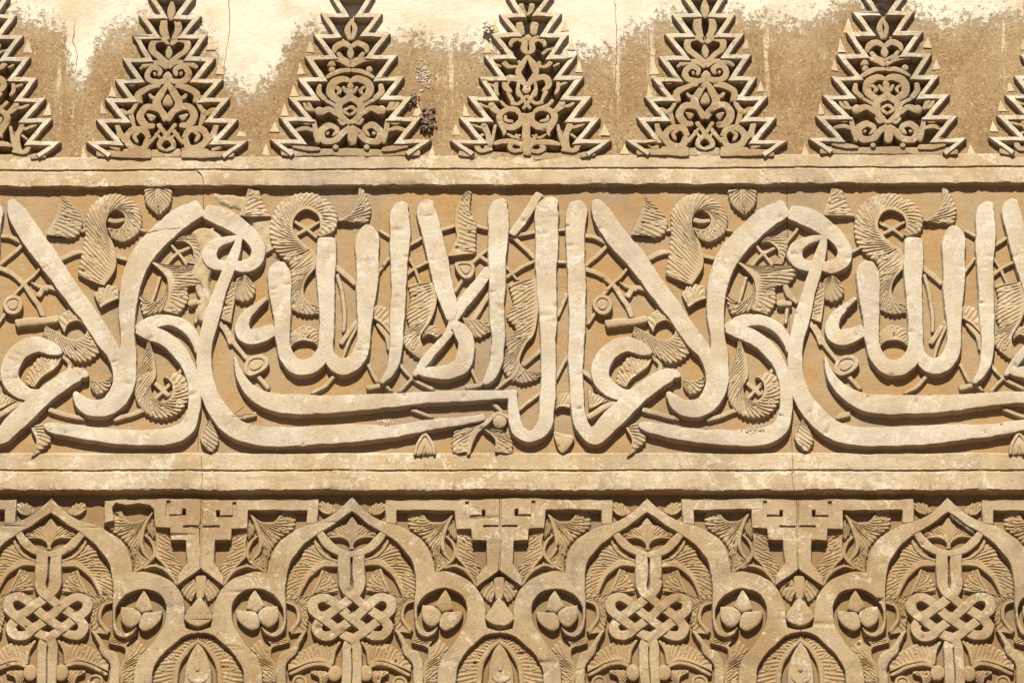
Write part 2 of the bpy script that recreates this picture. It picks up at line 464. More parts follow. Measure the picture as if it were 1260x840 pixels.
def moulding(prof, x0, x1, step=4.0, seed=5, jit=.35, chips=(), cum=True):
    """profile of (V, depth) swept along the wall, its arrises worn and chipped"""
    nx = int((x1 - x0) / step); r = random.Random(seed); K = len(prof); V = []; F = []
    us = np.linspace(x0, x1, nx + 1)
    sag = wob(seed * 13, us * .35, .45)
    wv = [wob(seed * 31 + k, us, jit * .35) + sag for k in range(K)]; wd = [wob(seed * 57 + k, us, jit * .4) for k in range(K)]
    for i, u in enumerate(us):
        for k, (v, d, soft) in enumerate(prof):
            c = 0
            for cx, cw, cd in chips:
                c = max(c, cd * max(0, 1 - abs(u - cx) / cw))
            V.append((u, v(u) + soft * (wv[k][i] + r.uniform(-.25, .25) * jit) - soft * c * .5 * (d > 3), d + soft * (wd[k][i] + r.uniform(-.3, .3) * jit) - soft * c))
    for i in range(nx):
        for k in range(K - 1): a = i * K + k; F.append((a, a + 1, a + K + 1, a + K))
    F.append(tuple(range(K))); F.append(tuple(nx * K + k for k in range(K)))
    return V, F

# ------------------------------------------------------------------ the setting
def struct(name, verts, faces, mat):
    me = bpy.data.meshes.new(name); me.from_pydata(verts, [], faces); me.materials.append(mat)
    o = bpy.data.objects.new(name, me); COL.objects.link(o); o['kind'] = 'structure'; return o
struct('pavement', [(-25, -40, 0), (25, -40, 0), (25, 2, 0), (-25, 2, 0)], [(0, 1, 2, 3)], M_PAVE)

def wv(y, d=0): return wall(630, y, d)[1]
X0, X1 = -830.0, 830.0               # the relief is built a little past both edges of the picture
GROUND_V = ZC / UNIT
FIELD_D = 2.0
pw = thing('plaster_wall', 'flaking limewashed brown plaster wall around the stepped openwork pyramids', 'wall', (0, 0.02, 0))
def box(u0, u1, v0, v1, d0, d1):
    V = [(u, v, d) for d in (d0, d1) for v in (v0, v1) for u in (u0, u1)]
    return V, [(0, 1, 3, 2), (4, 6, 7, 5), (0, 4, 5, 1), (2, 3, 7, 6), (0, 2, 6, 4), (1, 5, 7, 3)]
part('wall_core', box(X0 * 3, X1 * 3, wv(-232), GROUND_V, -19.5, -340), M_ABACK, pw)

# ------------------------------------------------------------------ the two mouldings
SLU = -0.0045
def CH(seed):
    r = random.Random(seed); return [(r.uniform(-680, 680), r.uniform(2.5, 8), r.uniform(.5, 1.9)) for _ in range(60)]
def lin(y, d, slope):
    v0 = wv(y, d); return lambda u: v0 + slope * u
up = thing('cornice_moulding', 'pale stepped plaster cornice running beneath the openwork pyramids', 'moulding', (0, 0, ZC - wv(227) * UNIT))
prof = [(191.0, 0, 0), (192.5, 5.2, .8), (206.2, 6.4, .8), (207.6, 4.4, .5), (209.0, 4.6, .5), (210.0, 7.6, .8), (218, 8.4, .6), (226.2, 9.0, 1.2)]
P = [(lin(y, d, SLU), d, sf) for y, d, sf in prof]
P += [(lin(226.9, 9.0, SLU), 8.2, .9), (lin(227.6, 9.0, SLU), 5.0, .6), (lin(228.0, 9.0, SLU), -3, 0), (lin(191, 0, SLU), -3, 0)]
part('cornice', moulding(P, X0, X1, 2.2, 5, .6, chips=CH(51) + [(-370, 9, 2.2), (-383, 5, 1.5), (-265, 7, 1.2), (105, 8, .9), (-520, 6, 1.1), (380, 6, 1.0)]), M_MOULD, up, angle=30)
lo = thing('string_moulding', 'pale two-band plaster moulding between the lettering and the arches', 'moulding', (0, 0, ZC - wv(602) * UNIT))
prof = [(556.5, -1, 0), (558.5, 3.6, .9), (577.0, 4.8, .8), (578.4, 3.0, .5), (579.8, 3.0, .5), (581.2, 6.6, .8), (592, 7.4, .6), (601.4, 8.0, 1.3)]
P = [(lin(y, d, 0), d, sf) for y, d, sf in prof]
P += [(lin(602.3, 8, 0), 7.0, .9), (lin(603, 8, 0), 4.0, .6), (lin(603.6, 8, 0), -8, 0), (lin(556.5, -1, 0), -8, 0)]
part('string_course', moulding(P, X0, X1, 2.2, 8, .65, chips=CH(52) + [(-195, 24, 1.7), (-215, 7, 2.4), (-180, 6, 2.2), (-330, 8, 1.1), (330, 9, 1.0), (-560, 20, 1.2), (80, 6, .9)]), M_MOULD, lo, angle=30)

# ------------------------------------------------------------------ the lettering
TL, TF, TV = 9.8, 7.0, 4.8           # heights of letters, leaves and vines above the ground of the panel
SEAM_U = wall(247, 400)[0]
items = []                           # (name, VF, material)
def centre(VF): return float(np.mean([v[0] for v in VF[0]]))
def add(name, VF, mat): items.append((name, VF, mat))
def letter(*pts, top=TL, **k): add('letter', stroke(sum(pts, []), top, **dict(dict(bev=.75, crown=.22, wb=.3), **k)), M_LETTER)
def longer(pts, e=3.0):
    a, b, y, z = pts[0], pts[1], pts[-2], pts[-1]
    def ext(p, q):
        L = math.hypot(p[0] - q[0], p[1] - q[1]); return (p[0] + (p[0] - q[0]) / L * e, p[1] + (p[1] - q[1]) / L * e) + tuple(p[2:])
    return [ext(a, b)] + list(pts) + [ext(z, y)]
def vine(pts, top=TV, **k): add('vine', stroke(longer(pts), top, bev=.55, crown=.25, **k), M_LEAF)
def lf(inner, outer, top=TF, **k): add('leaf', leaf(inner, outer, top, **k), M_LEAF)

letter(I1((56, 104, 40), (78, 158, 90), (150, 280, 112), (245, 405, 112), (345, 545, 102), (440, 680, 95), (540, 830, 90)),
       J1((590, 140, 74), (617, 230, 64), (608, 310, 58), (565, 380, 44), (525, 415, 14)), top=TL - .3)
letter(I1((1046, 143, 100), (930, 205, 122), (830, 290, 120), (745, 390, 118), (690, 490, 112), (662, 620, 92), (655, 740, 80), (658, 840, 76)),
       J1((660, 120, 82), (665, 200, 84), (660, 290, 84), (620, 370, 96), (545, 425, 104), (465, 425, 90), (410, 380, 56), (385, 345, 18)))
letter(J1((318, 145, 22), (270, 125, 72), (190, 98, 88), (110, 130, 92), (58, 200, 95), (50, 270, 92), (90, 330, 85), (170, 362, 66), (240, 350, 50)), top=TL - .35)
letter(I3((955, 108, 56), (965, 150, 105), (962, 250, 100), (960, 400, 92), (965, 600, 88), (962, 840, 82)),
       J3((962, 100, 80), (965, 300, 72), (972, 430, 64), (1000, 530, 74), (1052, 572, 88)),
       R3L((130, 490, 104), (230, 400, 98), (320, 325, 92), (400, 268, 84), (452, 250, 62), (488, 262, 20)))
letter(R2((50, 165, 78), (130, 190, 104), (220, 240, 95), (290, 295, 80), (335, 365, 70), (315, 425, 74), (255, 450, 70), (195, 440, 46)), top=TL - .2)
letter(R2((238, 298, 22), (185, 308, 36), (130, 322, 50), (85, 355, 74), (78, 400, 80), (110, 438, 68), (165, 445, 58), (195, 430, 46)), top=TL - .5)
letter(R2((238, 292, 26), (215, 360, 48), (190, 440, 62), (160, 540, 66), (125, 660, 75), (98, 770, 80)),
       R4((88, 60, 74), (80, 150, 76), (85, 260, 80), (110, 360, 88), (170, 450, 100), (260, 535, 105), (370, 570, 105), (500, 577, 108), (650, 572, 108)),
       J2((800, 555, 100), (920, 548, 88)), J3((0, 545, 72), (250, 508, 54), (400, 490, 44), (487, 475, 38)))
letter(R3((735, 5, 70), (800, 35, 82), (880, 70, 80), (960, 140, 78), (1015, 230, 62), (1040, 330, 62), (1042, 430, 64), (1010, 520, 80), (930, 568, 92),
          (800, 580, 92), (650, 575, 82), (500, 560, 76), (380, 540, 66), (300, 522, 46), (272, 512, 18)), top=TL - .25)
letter(R1((728, 778, 50), (800, 742, 76), (900, 732, 62), (990, 770, 54), (1045, 840, 46), (1060, 900, 30)), top=TL - .6)
letter(R2((392, 612, 22), (335, 660, 40), (285, 715, 60), (268, 775, 78), (300, 815, 90), (370, 805, 85), (440, 770, 66)), top=TL - .4)
letter(R2((455, 425, 50), (450, 470, 116), (458, 600, 108), (475, 720, 82), (478, 830, 76)),
       R4((482, 100, 72), (500, 160, 76), (545, 208, 88), (600, 215, 90), (660, 185, 84), (697, 120, 74)),
       R2((702, 800, 72), (697, 650, 82), (690, 500, 92), (688, 380, 102), (688, 305, 96)))
letter(R4((705, 60, 60), (722, 150, 66), (770, 203, 88), (820, 206, 95), (870, 170, 86), (893, 90, 74), (897, 0, 72)),
       R2((900, 680, 88), (900, 560, 104), (900, 430, 118), (900, 320, 120), (908, 262, 84), (918, 245, 40)), top=TL - .3)
letter(I3((82, 116, 40), (56, 160, 94), (52, 300, 98), (45, 450, 86), (38, 650, 76), (36, 840, 68)),
       J2((1040, 120, 66), (1030, 190, 60), (1005, 250, 46), (965, 298, 20)))
letter(I3((208, 106, 36), (190, 150, 92), (215, 280, 104), (245, 420, 100), (280, 560, 98), (305, 640, 90), (312, 690, 66), (308, 732, 26)), top=TL - .2)
letter(TT((490, 372, 60), (545, 420, 105), (580, 510, 112), (575, 590, 116), (545, 670, 116), (460, 715, 110), (360, 718, 98), (280, 715, 66), (240, 705, 36)), top=TL - .4)
letter(TT((218, 738, 28), (275, 665, 58), (350, 580, 64), (430, 490, 56), (480, 425, 50)), top=TL - .7)
letter(TT((748, 0, 70), (650, 130, 84), (560, 240, 80), (500, 340, 58), (438, 470, 26)), top=TL - .9)
letter(I3((772, 74, 42), (700, 190, 44), (625, 292, 44)), top=TL - 1.8)
letter(I3((592, 106, 34), (560, 150, 92), (558, 280, 104), (556, 450, 90), (555, 650, 76), (556, 840, 68)),
       J3((550, 120, 66), (545, 190, 64), (520, 255, 54), (482, 302, 22)))
letter(I3((852, 98, 48), (815, 150, 118), (812, 300, 118), (810, 500, 106), (812, 700, 88), (817, 840, 78)),
       J3((818, 100, 78), (818, 300, 76), (815, 430, 76), (795, 520, 80), (730, 570, 66), (672, 550, 66), (645, 490, 62), (637, 400, 50), (637, 332, 50)))
letter(J3((655, 352, 44), (500, 360, 56), (250, 372, 66), (0, 384, 76)),
       J2((880, 395, 88), (700, 405, 104), (520, 408, 112), (400, 398, 100), (320, 365, 84), (260, 310, 60), (225, 240, 34), (203, 165, 8)), top=TL - .2)

for v in [I1((-5, 292, 22), (50, 300, 22), (105, 325, 22)), I1((0, 440, 18), (60, 390, 18), (115, 340, 18)),
          I1((0, 465, 26), (60, 490, 24), (120, 540, 24), (170, 610, 24), (205, 660, 24), (222, 700, 22)),
          I1((75, 600, 16), (120, 545, 16), (160, 508, 16), (212, 455, 16)), I1((205, 600, 26), (235, 560, 26), (320, 575, 24)),
          I1((172, 540, 10), (195, 552, 20), (238, 566, 26)), I1((325, 580, 16), (345, 620, 18), (362, 665, 16)),
          I1((325, 408, 26), (380, 382, 28), (432, 376, 20)), I1((605, 400, 20), (655, 415, 20)), I1((-4, 745, 14), (35, 690, 14)),
          I1((430, 268, 16), (450, 262, 14)), I1((725, 262, 16), (745, 268, 14)),
          S6((225, 105, 22), (300, 190, 22), (365, 268, 22)), S6((215, 285, 20), (300, 190, 22), (395, 140, 20)), S6((120, 545, 20), (165, 380, 22)),
          S6((480, 90, 24), (540, 20, 24), (560, -10, 20)), S6((465, 590, 24), (458, 690, 20)), S6((460, 430, 40), (485, 500, 46), (530, 545, 30)),
          J1((265, 438, 26), (370, 470, 24), (435, 482, 24)), J1((600, 484, 24), (680, 458, 24), (735, 435, 24)),
          J1((320, 162, 18), (355, 200, 20), (345, 250, 22), (305, 305, 20)), J1((928, 242, 20), (952, 203, 18)),
          R2((742, 462, 30), (790, 498, 30), (834, 540, 24)), R2((750, 505, 16), (775, 590, 18), (788, 700, 16), (785, 780, 14)),
          R2((785, 840, 22), (815, 790, 26), (845, 745, 18)), R2((960, 475, 14), (1005, 415, 14)), R2((965, 268, 16), (1000, 290, 16)),
          R2((515, 225, 16), (575, 260, 18), (625, 298, 16)), R2((525, 288, 16), (575, 260, 18), (640, 225, 16)), R2((375, 372, 16), (415, 352, 14)),
          S6((612, 672, 34), (668, 750, 34), (720, 850, 34)), J2((155, 10, 26), (200, 90, 24), (262, 172, 20)), J2((318, 255, 22), (372, 322, 20)),
          J2((722, 255, 20), (670, 310, 18), (615, 342, 14)), J2((903, 212, 18), (942, 285, 16)), J2((902, 320, 26), (960, 310, 22)),
          J2((838, 0, 14), (790, 90, 14), (765, 168, 12)), J2((860, 0, 10), (850, 130, 10)), J2((980, 300, 18), (1010, 330, 14)),
          R2((945, 715, 22), (1000, 765, 24), (1034, 830, 20)), R4((972, 0, 26), (1015, 60, 22), (1028, 120, 16)),
          I3((98, 342, 18), (152, 308, 18)), I3((262, 264, 18), (335, 240, 18)), I3((442, 240, 18), (505, 260, 16)),
          I3((92, 400, 14), (125, 460, 14), (152, 530, 14)), I3((85, 492, 16), (125, 460, 16), (188, 430, 16)), I3((342, 575, 18), (388, 498, 18)),
          I3((628, 302, 22), (740, 275, 20)), I3((632, 302, 20), (690, 350, 20), (745, 405, 20)), I3((606, 505, 18), (660, 470, 18), (745, 428, 16)),
          I3((610, 462, 14), (655, 515, 14)), I3((872, 262, 14), (915, 262, 14)), I3((862, 430, 16), (915, 432, 16)), I3((865, 700, 18), (912, 600, 18)),
          I3((425, 430, 20), (465, 395, 22), (505, 368, 18)), I3((465, 400, 20), (505, 428, 16)), I3((435, 720, 22), (510, 600, 26)),
          J3((45, 195, 16), (110, 270, 16), (210, 328, 16)), J3((55, 335, 16), (110, 275, 16), (150, 215, 14)), J3((422, 235, 16), (448, 292, 16)),
          J3((398, 320, 24), (450, 308, 22), (475, 300, 16)), J3((555, 322, 16), (622, 268, 16)), J3((690, 195, 22), (775, 128, 22)),
          J3((670, 432, 16), (775, 352, 16)), J3((115, 438, 18), (205, 472, 16)), J3((525, 398, 20), (575, 445, 18)), J3((855, 275, 18), (918, 165, 18)),
          J3((1003, 235, 18), (1040, 270, 18), (1082, 325, 18)), J1((808, 298, 20), (868, 352, 22)), J1((812, 368, 20), (878, 302, 20)),
          I1((550, 210, 26), (600, 222, 24), (640, 215, 20)), R4((345, 462, 26), (310, 470, 30), (300, 478, 18))]:
    vine(v)
add('bar', stroke(I1((82, 750, 46), (150, 739, 50), (210, 735, 44), (305, 722, 42)), TF + .3, bev=1.4, crown=.6, wb=.4), M_LEAF)
add('bar', stroke(S6((390, 566, 48), (440, 560, 54), (500, 560, 40)), TF, bev=1.4, crown=.6, wb=.4), M_LEAF)

lf(I1((540, 548), (598, 450), (592, 350), (546, 250), (553, 192), (600, 166), (640, 188), (646, 226), (615, 262), (562, 262)),
   I1((408, 488), (430, 340), (443, 270), (455, 160), (520, 92), (600, 75), (690, 120), (732, 200), (715, 280), (640, 325), (582, 308)), top=TF + .8, n=26)
lf(I1((317, 86), (290, 180), (238, 284), (298, 248)), I1((320, 85), (400, 170), (426, 225), (402, 285), (350, 300), (306, 262)), n=9)
lf(I1((818, 52), (818, 120), (822, 150)), I1((746, 50), (756, 122), (820, 186)), n=5, eyes=False, top=TF + .6)
lf(I1((820, 52), (820, 120), (824, 150)), I1((892, 50), (882, 122), (824, 186)), n=5, eyes=False, top=TF + .6)
lf(I1((520, 662), (560, 637), (612, 618)), I1((488, 592), (530, 543), (608, 550)), n=6)
lf(J1((235, 5), (290, 30), (345, 62), (390, 76), (435, 50), (448, 10)) + I1((440, 765), (400, 730), (355, 745), (332, 790)),
   J1((222, 48), (280, 100), (345, 160), (400, 186), (480, 165), (526, 100), (515, 30)) + I1((480, 760), (430, 695), (350, 672), (298, 716)), n=24, top=TF + .3)
lf(S6((85, 245), (170, 310), (225, 380), (240, 450), (235, 540), (215, 612)), S6((250, 292), (420, 272), (556, 290), (480, 410), (385, 440), (388, 540), (330, 638)), n=13, top=TF + .6)
lf(S6((225, 400), (205, 500), (150, 545), (95, 540), (48, 505)), S6((250, 470), (225, 590), (150, 625), (70, 632), (25, 505)), n=7)
lf(S6((278, 105), (350, 108), (405, 160), (412, 215), (372, 262)), S6((325, 62), (410, 52), (478, 90), (468, 180), (445, 262)), n=9)
lf(S6((795, 350), (800, 348), (806, 350)), S6((742, 370), (734, 470), (760, 525), (820, 537), (870, 507), (886, 440), (845, 372)), n=8, eyes=False, rim=.1, top=TF + .6)
lf(S6((745, 400), (742, 540), (718, 700)), S6((688, 378), (670, 480), (632, 600), (622, 662)), n=9)
lf(R2((600, 362), (532, 300), (502, 240), (525, 182), (575, 160), (630, 185), (650, 240), (636, 292)),
   R2((480, 417), (402, 335), (386, 235), (418, 140), (500, 85), (590, 73), (682, 110), (734, 190), (722, 270), (655, 302)), n=24, top=TF + .8)
lf(R2((602, 355), (634, 400), (634, 470)), R2((478, 412), (505, 440), (510, 508)), n=6)
lf(R2((634, 465), (587, 530), (577, 590), (597, 635), (658, 648)), R2((510, 488), (513, 580), (523, 670), (580, 694), (660, 690)), n=9)
lf(R2((522, 862), (545, 840), (590, 830), (640, 842), (664, 868)), R2((516, 860), (520, 790), (580, 750), (652, 778), (670, 860)), n=8, rim=.2)
lf(R2((222, 186), (250, 110), (270, 50)), R2((386, 196), (350, 128), (322, 56)), n=6, eyes=True, top=TF + .4)
lf(R2((738, 218), (800, 182), (832, 120), (838, 46)), R2((892, 226), (905, 150), (882, 90), (860, 46)), n=8, top=TF + .4)
lf(R2((943, 722), (990, 752), (1030, 800)), R2((945, 652), (1000, 660), (1025, 690)), n=5, eyes=False)
lf(I3((392, 68), (350, 130), (335, 220), (342, 300), (296, 394)), I3((418, 66), (412, 165), (442, 230), (442, 310), (440, 380)), n=13, top=TF + .4)
add('bud', dome(I3((332, 430), (400, 423), (436, 448), (428, 500), (392, 517), (352, 490)), TF + 1.2, ring=True), M_LEAF)
lf(TT((356, 90), (378, 160), (372, 250), (332, 370), (272, 480), (305, 585)), TT((178, 108), (192, 200), (172, 330), (192, 400), (152, 480), (165, 545), (262, 625)), n=17)
lf(TT((285, 482), (330, 455), (382, 476)), TT((285, 465), (310, 408), (370, 392), (415, 440)), n=5)
lf(TT((558, 332), (660, 350), (745, 368)), TT((598, 440), (660, 470), (748, 432)), n=6)
lf(I3((757, 518), (767, 620), (757, 720), (742, 800)) + J3((702, 90), (665, 180), (692, 232)),
   I3((612, 538), (636, 640), (606, 715), (652, 770), (600, 840)) + J3((600, 130), (578, 210), (632, 285)), n=19)
lf(J3((658, 178), (690, 222), (740, 236), (775, 242)), J3((622, 262), (680, 294), (760, 272), (780, 250)), n=6)
add('bud', dome(J3((125, 662), (138, 602, -1), (175, 556, -1), (217, 602), (234, 662, -1)), TF - .4), M_LEAF)
add('bud_rim', stroke(J3((128, 664, 14), (142, 604, 16), (175, 562, 16), (213, 604, 16), (230, 664, 14)), TF + .5, bev=.8), M_LEAF)
add('bud_rim', stroke(J3((158, 664, 12), (176, 608, 14), (196, 664, 12)), TF + .5, bev=.8), M_LEAF)
lf(J3((475, 515), (428, 580), (410, 655)), J3((335, 538), (322, 600), (325, 658)), n=8)
lf(J3((488, 540), (545, 590), (548, 655)), J3((575, 542), (632, 590), (634, 658)), n=7)
vine(J3((610, 478, 16), (560, 455, 22), (500, 505, 26), (450, 550, 26), (420, 610, 22), (408, 660, 18)), top=TF + .6)
add('bud', dome(circle(568, 495, 36, J3), TF + 1), M_LEAF)
lf(J3((862, 428), (890, 414), (932, 422)), J3((862, 395), (882, 348), (930, 343)), n=4, eyes=False)
add('bud', dome(J3((846, 545), (890, 552), (950, 570), (910, 640), (884, 658), (864, 630)), TF), M_LEAF)
lf(J1((178, 320), (215, 272), (290, 216), (316, 172)), J1((128, 302), (150, 230), (212, 153), (305, 160)), n=10, top=TF - .5)
lf(J1((470, 285), (530, 285), (584, 262)), J1((470, 322), (505, 356), (562, 325), (585, 272)), n=5)
lf(J1((775, 85), (800, 180), (808, 265), (783, 312), (798, 372), (840, 392), (882, 367), (895, 320), (877, 280), (850, 266)),
   J1((760, 82), (735, 190), (702, 280), (710, 390), (768, 457), (850, 472), (932, 437), (984, 340), (962, 265), (900, 238)), n=22, top=TF + .8)
lf(J1((163, 530), (192, 600), (168, 678)), J1((215, 498), (264, 590), (215, 645)), n=5, eyes=False)
lf(J1((-20, 435), (70, 397), (168, 397)), J1((-20, 330), (60, 368), (172, 384)), n=6, eyes=False)
vine(J1((-20, 470, 30), (80, 412, 30), (172, 396, 22)), top=TF)
add('bud', dome(J2((250, 242), (265, 180), (310, 150), (365, 160), (380, 200), (340, 242), (280, 264)), TF + 1.2, ring=True), M_LEAF)
lf(J2((70, 485), (25, 580), (66, 642)), J2((82, 485), (122, 590), (92, 648)), n=6, eyes=False, rim=.12)
add('bud', dome(circle(70, 652, 54, I1), TF + 1.4, ring=True), M_LEAF)

V0, V1 = wv(214), wv(566)
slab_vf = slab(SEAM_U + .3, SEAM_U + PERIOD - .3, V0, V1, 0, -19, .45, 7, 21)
labels = ['carved lettering panel right of the cracked joint whose joint end is rough and patched',
          'carved lettering panel whose loop-headed letter end is smeared over and cracked',
          'carved lettering panel with a clean loop-headed letter beside the grey lichen spot']
def in_view(us):
    return us.max() > -690 and us.min() < 690
panel_origin = ((SEAM_U + PERIOD / 2) * UNIT, 0, ZC - V1 * UNIT)
panels = []
for k, lab in zip((-1, 0, 1), ['carved lettering panel ending at the cracked joint under the leaning crossed letters',
                               'carved lettering panel between its two joints, complete with its long double tail strokes',
                               'carved lettering panel starting beside the grey lichen spot, with a clean loop-headed letter']):
    panels.append((k, thing('inscription_panel', lab, 'carved panel', (panel_origin[0] + k * PERIOD * UNIT, 0, panel_origin[2]), 'moulded lettering panels of the frieze')))
class _P: pass
CR = random.Random(77)
CHIPS = np.array([(CR.uniform(-660, 660), CR.uniform(wv(-20), wv(850)), CR.uniform(1.2, 3.6), CR.uniform(.8, 3.0)) for _ in range(900)])
def age(V, lowest):
    """hand-made drift of the outline and small losses, by place on the wall"""
    A = np.array(V, float); u, v, d = A[:, 0].copy(), A[:, 1].copy(), A[:, 2]
    A[:, 0] += .75 * np.sin(.023 * u + .031 * v + 1) + .45 * np.sin(.071 * v - .043 * u) + .25 * np.sin(.19 * u + .13 * v)
    A[:, 1] += .75 * np.sin(.027 * u - .019 * v + 2) + .45 * np.sin(.063 * u + .051 * v) + .25 * np.sin(.17 * v - .21 * u)
    k = (u.min() - 4 < CHIPS[:, 0]) & (CHIPS[:, 0] < u.max() + 4) & (v.min() - 4 < CHIPS[:, 1]) & (CHIPS[:, 1] < v.max() + 4)
    for cu, cv, cr_, cd in CHIPS[k]:
        f = np.exp(-((u - cu) ** 2 + (v - cv) ** 2) / cr_ ** 2)
        A[:, 2] -= np.where(d > lowest + 1, f * cd, 0)
    A[:, 2] = np.maximum(A[:, 2], d.min())
    return [tuple(r_) for r_ in A]
def placed(name, VF, mat, du, root, flip_u=None, sx=1.0, ax=0.0, dv=0.0):
    V, F = VF
    if flip_u is not None: V = [(2 * flip_u - u, v, d) for u, v, d in V]; F = [tuple(reversed(f)) for f in F]
    V = [((u - ax) * sx + ax + du, v + dv, d) for u, v, d in V]
    us = [v[0] for v in V]
    if max(us) < -690 or min(us) > 690: return None
    if name != 'panel_ground': V = age(V, min(v[2] for v in V))
    return part(name, (V, F), mat, root)
LAST = {}
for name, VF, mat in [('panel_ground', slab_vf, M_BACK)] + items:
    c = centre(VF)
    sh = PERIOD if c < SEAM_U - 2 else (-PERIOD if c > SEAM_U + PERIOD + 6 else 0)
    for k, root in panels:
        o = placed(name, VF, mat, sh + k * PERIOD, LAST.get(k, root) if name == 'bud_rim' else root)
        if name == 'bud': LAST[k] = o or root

# ------------------------------------------------------------------ the arches below
D6, D7, D4, D5 = crop(490, 600, 7), crop(490, 710, 6.46), crop(370, 600, 7), crop(370, 710, 6.46)
K1, K2 = crop(300, 590, 3.36), crop(480, 590, 3.36)
AB, AT, AL = -6.4, 3.0, -1.4         # ground, arch face, leaf face
AX = wall(433, 690)[0]
arch = []                            # (name, VF, mat, mirror too)
def aadd(name, VF, mat, both=True): arch.append((name, VF, mat, both))
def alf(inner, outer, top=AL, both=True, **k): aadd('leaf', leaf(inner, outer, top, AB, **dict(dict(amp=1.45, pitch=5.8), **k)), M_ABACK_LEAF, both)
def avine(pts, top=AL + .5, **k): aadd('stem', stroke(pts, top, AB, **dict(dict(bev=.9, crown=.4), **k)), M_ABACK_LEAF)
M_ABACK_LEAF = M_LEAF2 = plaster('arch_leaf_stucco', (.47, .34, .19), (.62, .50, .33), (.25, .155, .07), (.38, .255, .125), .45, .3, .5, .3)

band = [(433, 611.5, -1), (448, 626), (467, 638.5), (490, 646), (504, 653.5), (518, 663), (527, 675), (532, 691), (534, 703.5, -1), (546, 702.5), (561, 706),
        (577, 713), (587, 722), (594, 735), (597, 749), (597, 762), (598.5, 771, -1), (606, 773.5), (614.5, 775, -1), (614.5, 777.5, -1), (600, 780), (584, 792), (570, 806), (562, 822),
        (560, 842), (560, 900, -1), (537, 900, -1), (538, 842), (539.5, 822), (545, 807), (556, 794), (567, 778), (573.5, 765), (575.5, 752), (573.5, 740), (567, 730.5),
        (557, 725), (546, 723.5), (535, 726), (524, 732.5), (516, 742), (513, 753), (513, 762), (516.5, 771), (522, 776.5), (528, 777.5), (534, 775), (539.8, 770, -1),
        (535.5, 778), (527, 782.5), (519, 781), (513, 775), (510.5, 763), (510.2, 741), (511, 720), (510, 706), (505.5, 690), (498.5, 680), (490, 669.5), (475, 657), (455, 645),
        (433, 629, -1)]
band = [(x, y, c[0] if c else None, 0) for x, y, *c in band]
aadd('arch_band', pieces(band, AT, AB, .9, wb=.25), M_ARCH)
key = [(475.6, 614.6), (613.3, 613.6), (613.3, 701), (586.5, 719.8), (587, 708), (598.5, 692.5), (597.5, 664), (579.5, 664), (578.5, 649.6), (560.5, 649.4),
       (559, 627), (488.6, 627), (488.6, 644), (475.6, 643)]
K = [(x, y, -1, 0) for x, y in key]
H = [[(x, y, -1, 0) for x, y in ((572.3, 616.3), (577, 616.3), (576.8, 633), (592.2, 632.8), (592.2, 626), (597, 626), (597, 634.6), (572.3, 635.8))],
     [(593, 645.8, -1, 0), (612.4, 645.6, -1, 0), (612.4, 647.8, -1, 0), (593, 648.2, -1, 0)]]
def dense(pts, top):
    P = outline(pts, top, False, 3.0); return P
key_b = [(499, 616), (530, 614.8)] + key[1:11] + [(553, 622), (541, 619.5), (526, 621.5), (513, 618.5), (508.5, 625), (510, 640), (498, 642)]
KB = [(x, y, -1, 0) for x, y in key_b]
aadd('key_broken', poly([dense(KB, AT + .4)] + [dense(h, AT + .4) for h in H], AT + .4, AB, .55, .5), M_ARCH)
aadd('key_ornament', poly([dense(K, AT + .4)] + [dense(h, AT + .4) for h in H], AT + .4, AB, .55, .2), M_ARCH)
aadd('key_inlay', pieces([(571.8, 615.4, -1, 0), (577.6, 615.4, -1, 0), (577.6, 632, -1, 0), (591, 632, -1, 0), (591, 636.4, -1, 0), (571.6, 637, -1, 0)], AT - 2.0, AB, .4, False), M_ARCH)
aadd('petal', dome(D7((370, 92, -1), (415, 165), (436, 252, -1), (355, 277, -1), (295, 226, -1), (325, 160)), AT - 1.4, AB, belly=1.5), M_ARCH)
aadd('petal', dome(D7((193, 223, -1), (290, 235), (347, 287), (325, 352), (265, 390), (205, 347), (186, 280)), AT - 1.4, AB, belly=1.5), M_ARCH)
aadd('petal', dome(D7((343, 322), (370, 275), (440, 268), (518, 263, -1), (502, 330), (442, 397), (385, 420), (335, 387)), AT - 1.4, AB, belly=1.5), M_ARCH)
aadd('key_spine', pieces([(613.8, 613.8, -1, 0), (615.2, 613.8, -1, 0), (615.2, 699.5, -1, 0), (613.8, 699.5, -1, 0)], AT + .1, AB, .25, False), M_ARCH, False)
# half of the bud and post under the key ornament: the neighbour panel brings the other half
def sym(f, ax, *pts):
    h = f(*pts); a0 = f((ax, 0))[0][0]
    return h + [(2 * a0 - p[0],) + tuple(p[1:]) for p in reversed(h) if abs(p[0] - a0) > .2]
aadd('bud', pieces(sym(D7, 804, (804, 145, -1), (745, 228), (690, 318), (715, 350), (765, 380), (804, 392, -1)), AT - 1.2, AB, 1.6), M_ARCH, False)
aadd('post', pieces(sym(D7, 804, (762, -10, -1), (770, 90, -1), (776, 165, -1)), AL + .6, AB, .7), M_LEAF2, False)
alf(D7((752, 20), (772, 100), (742, 188)), D7((640, 60), (668, 130), (722, 186)), n=7, eyes=False)
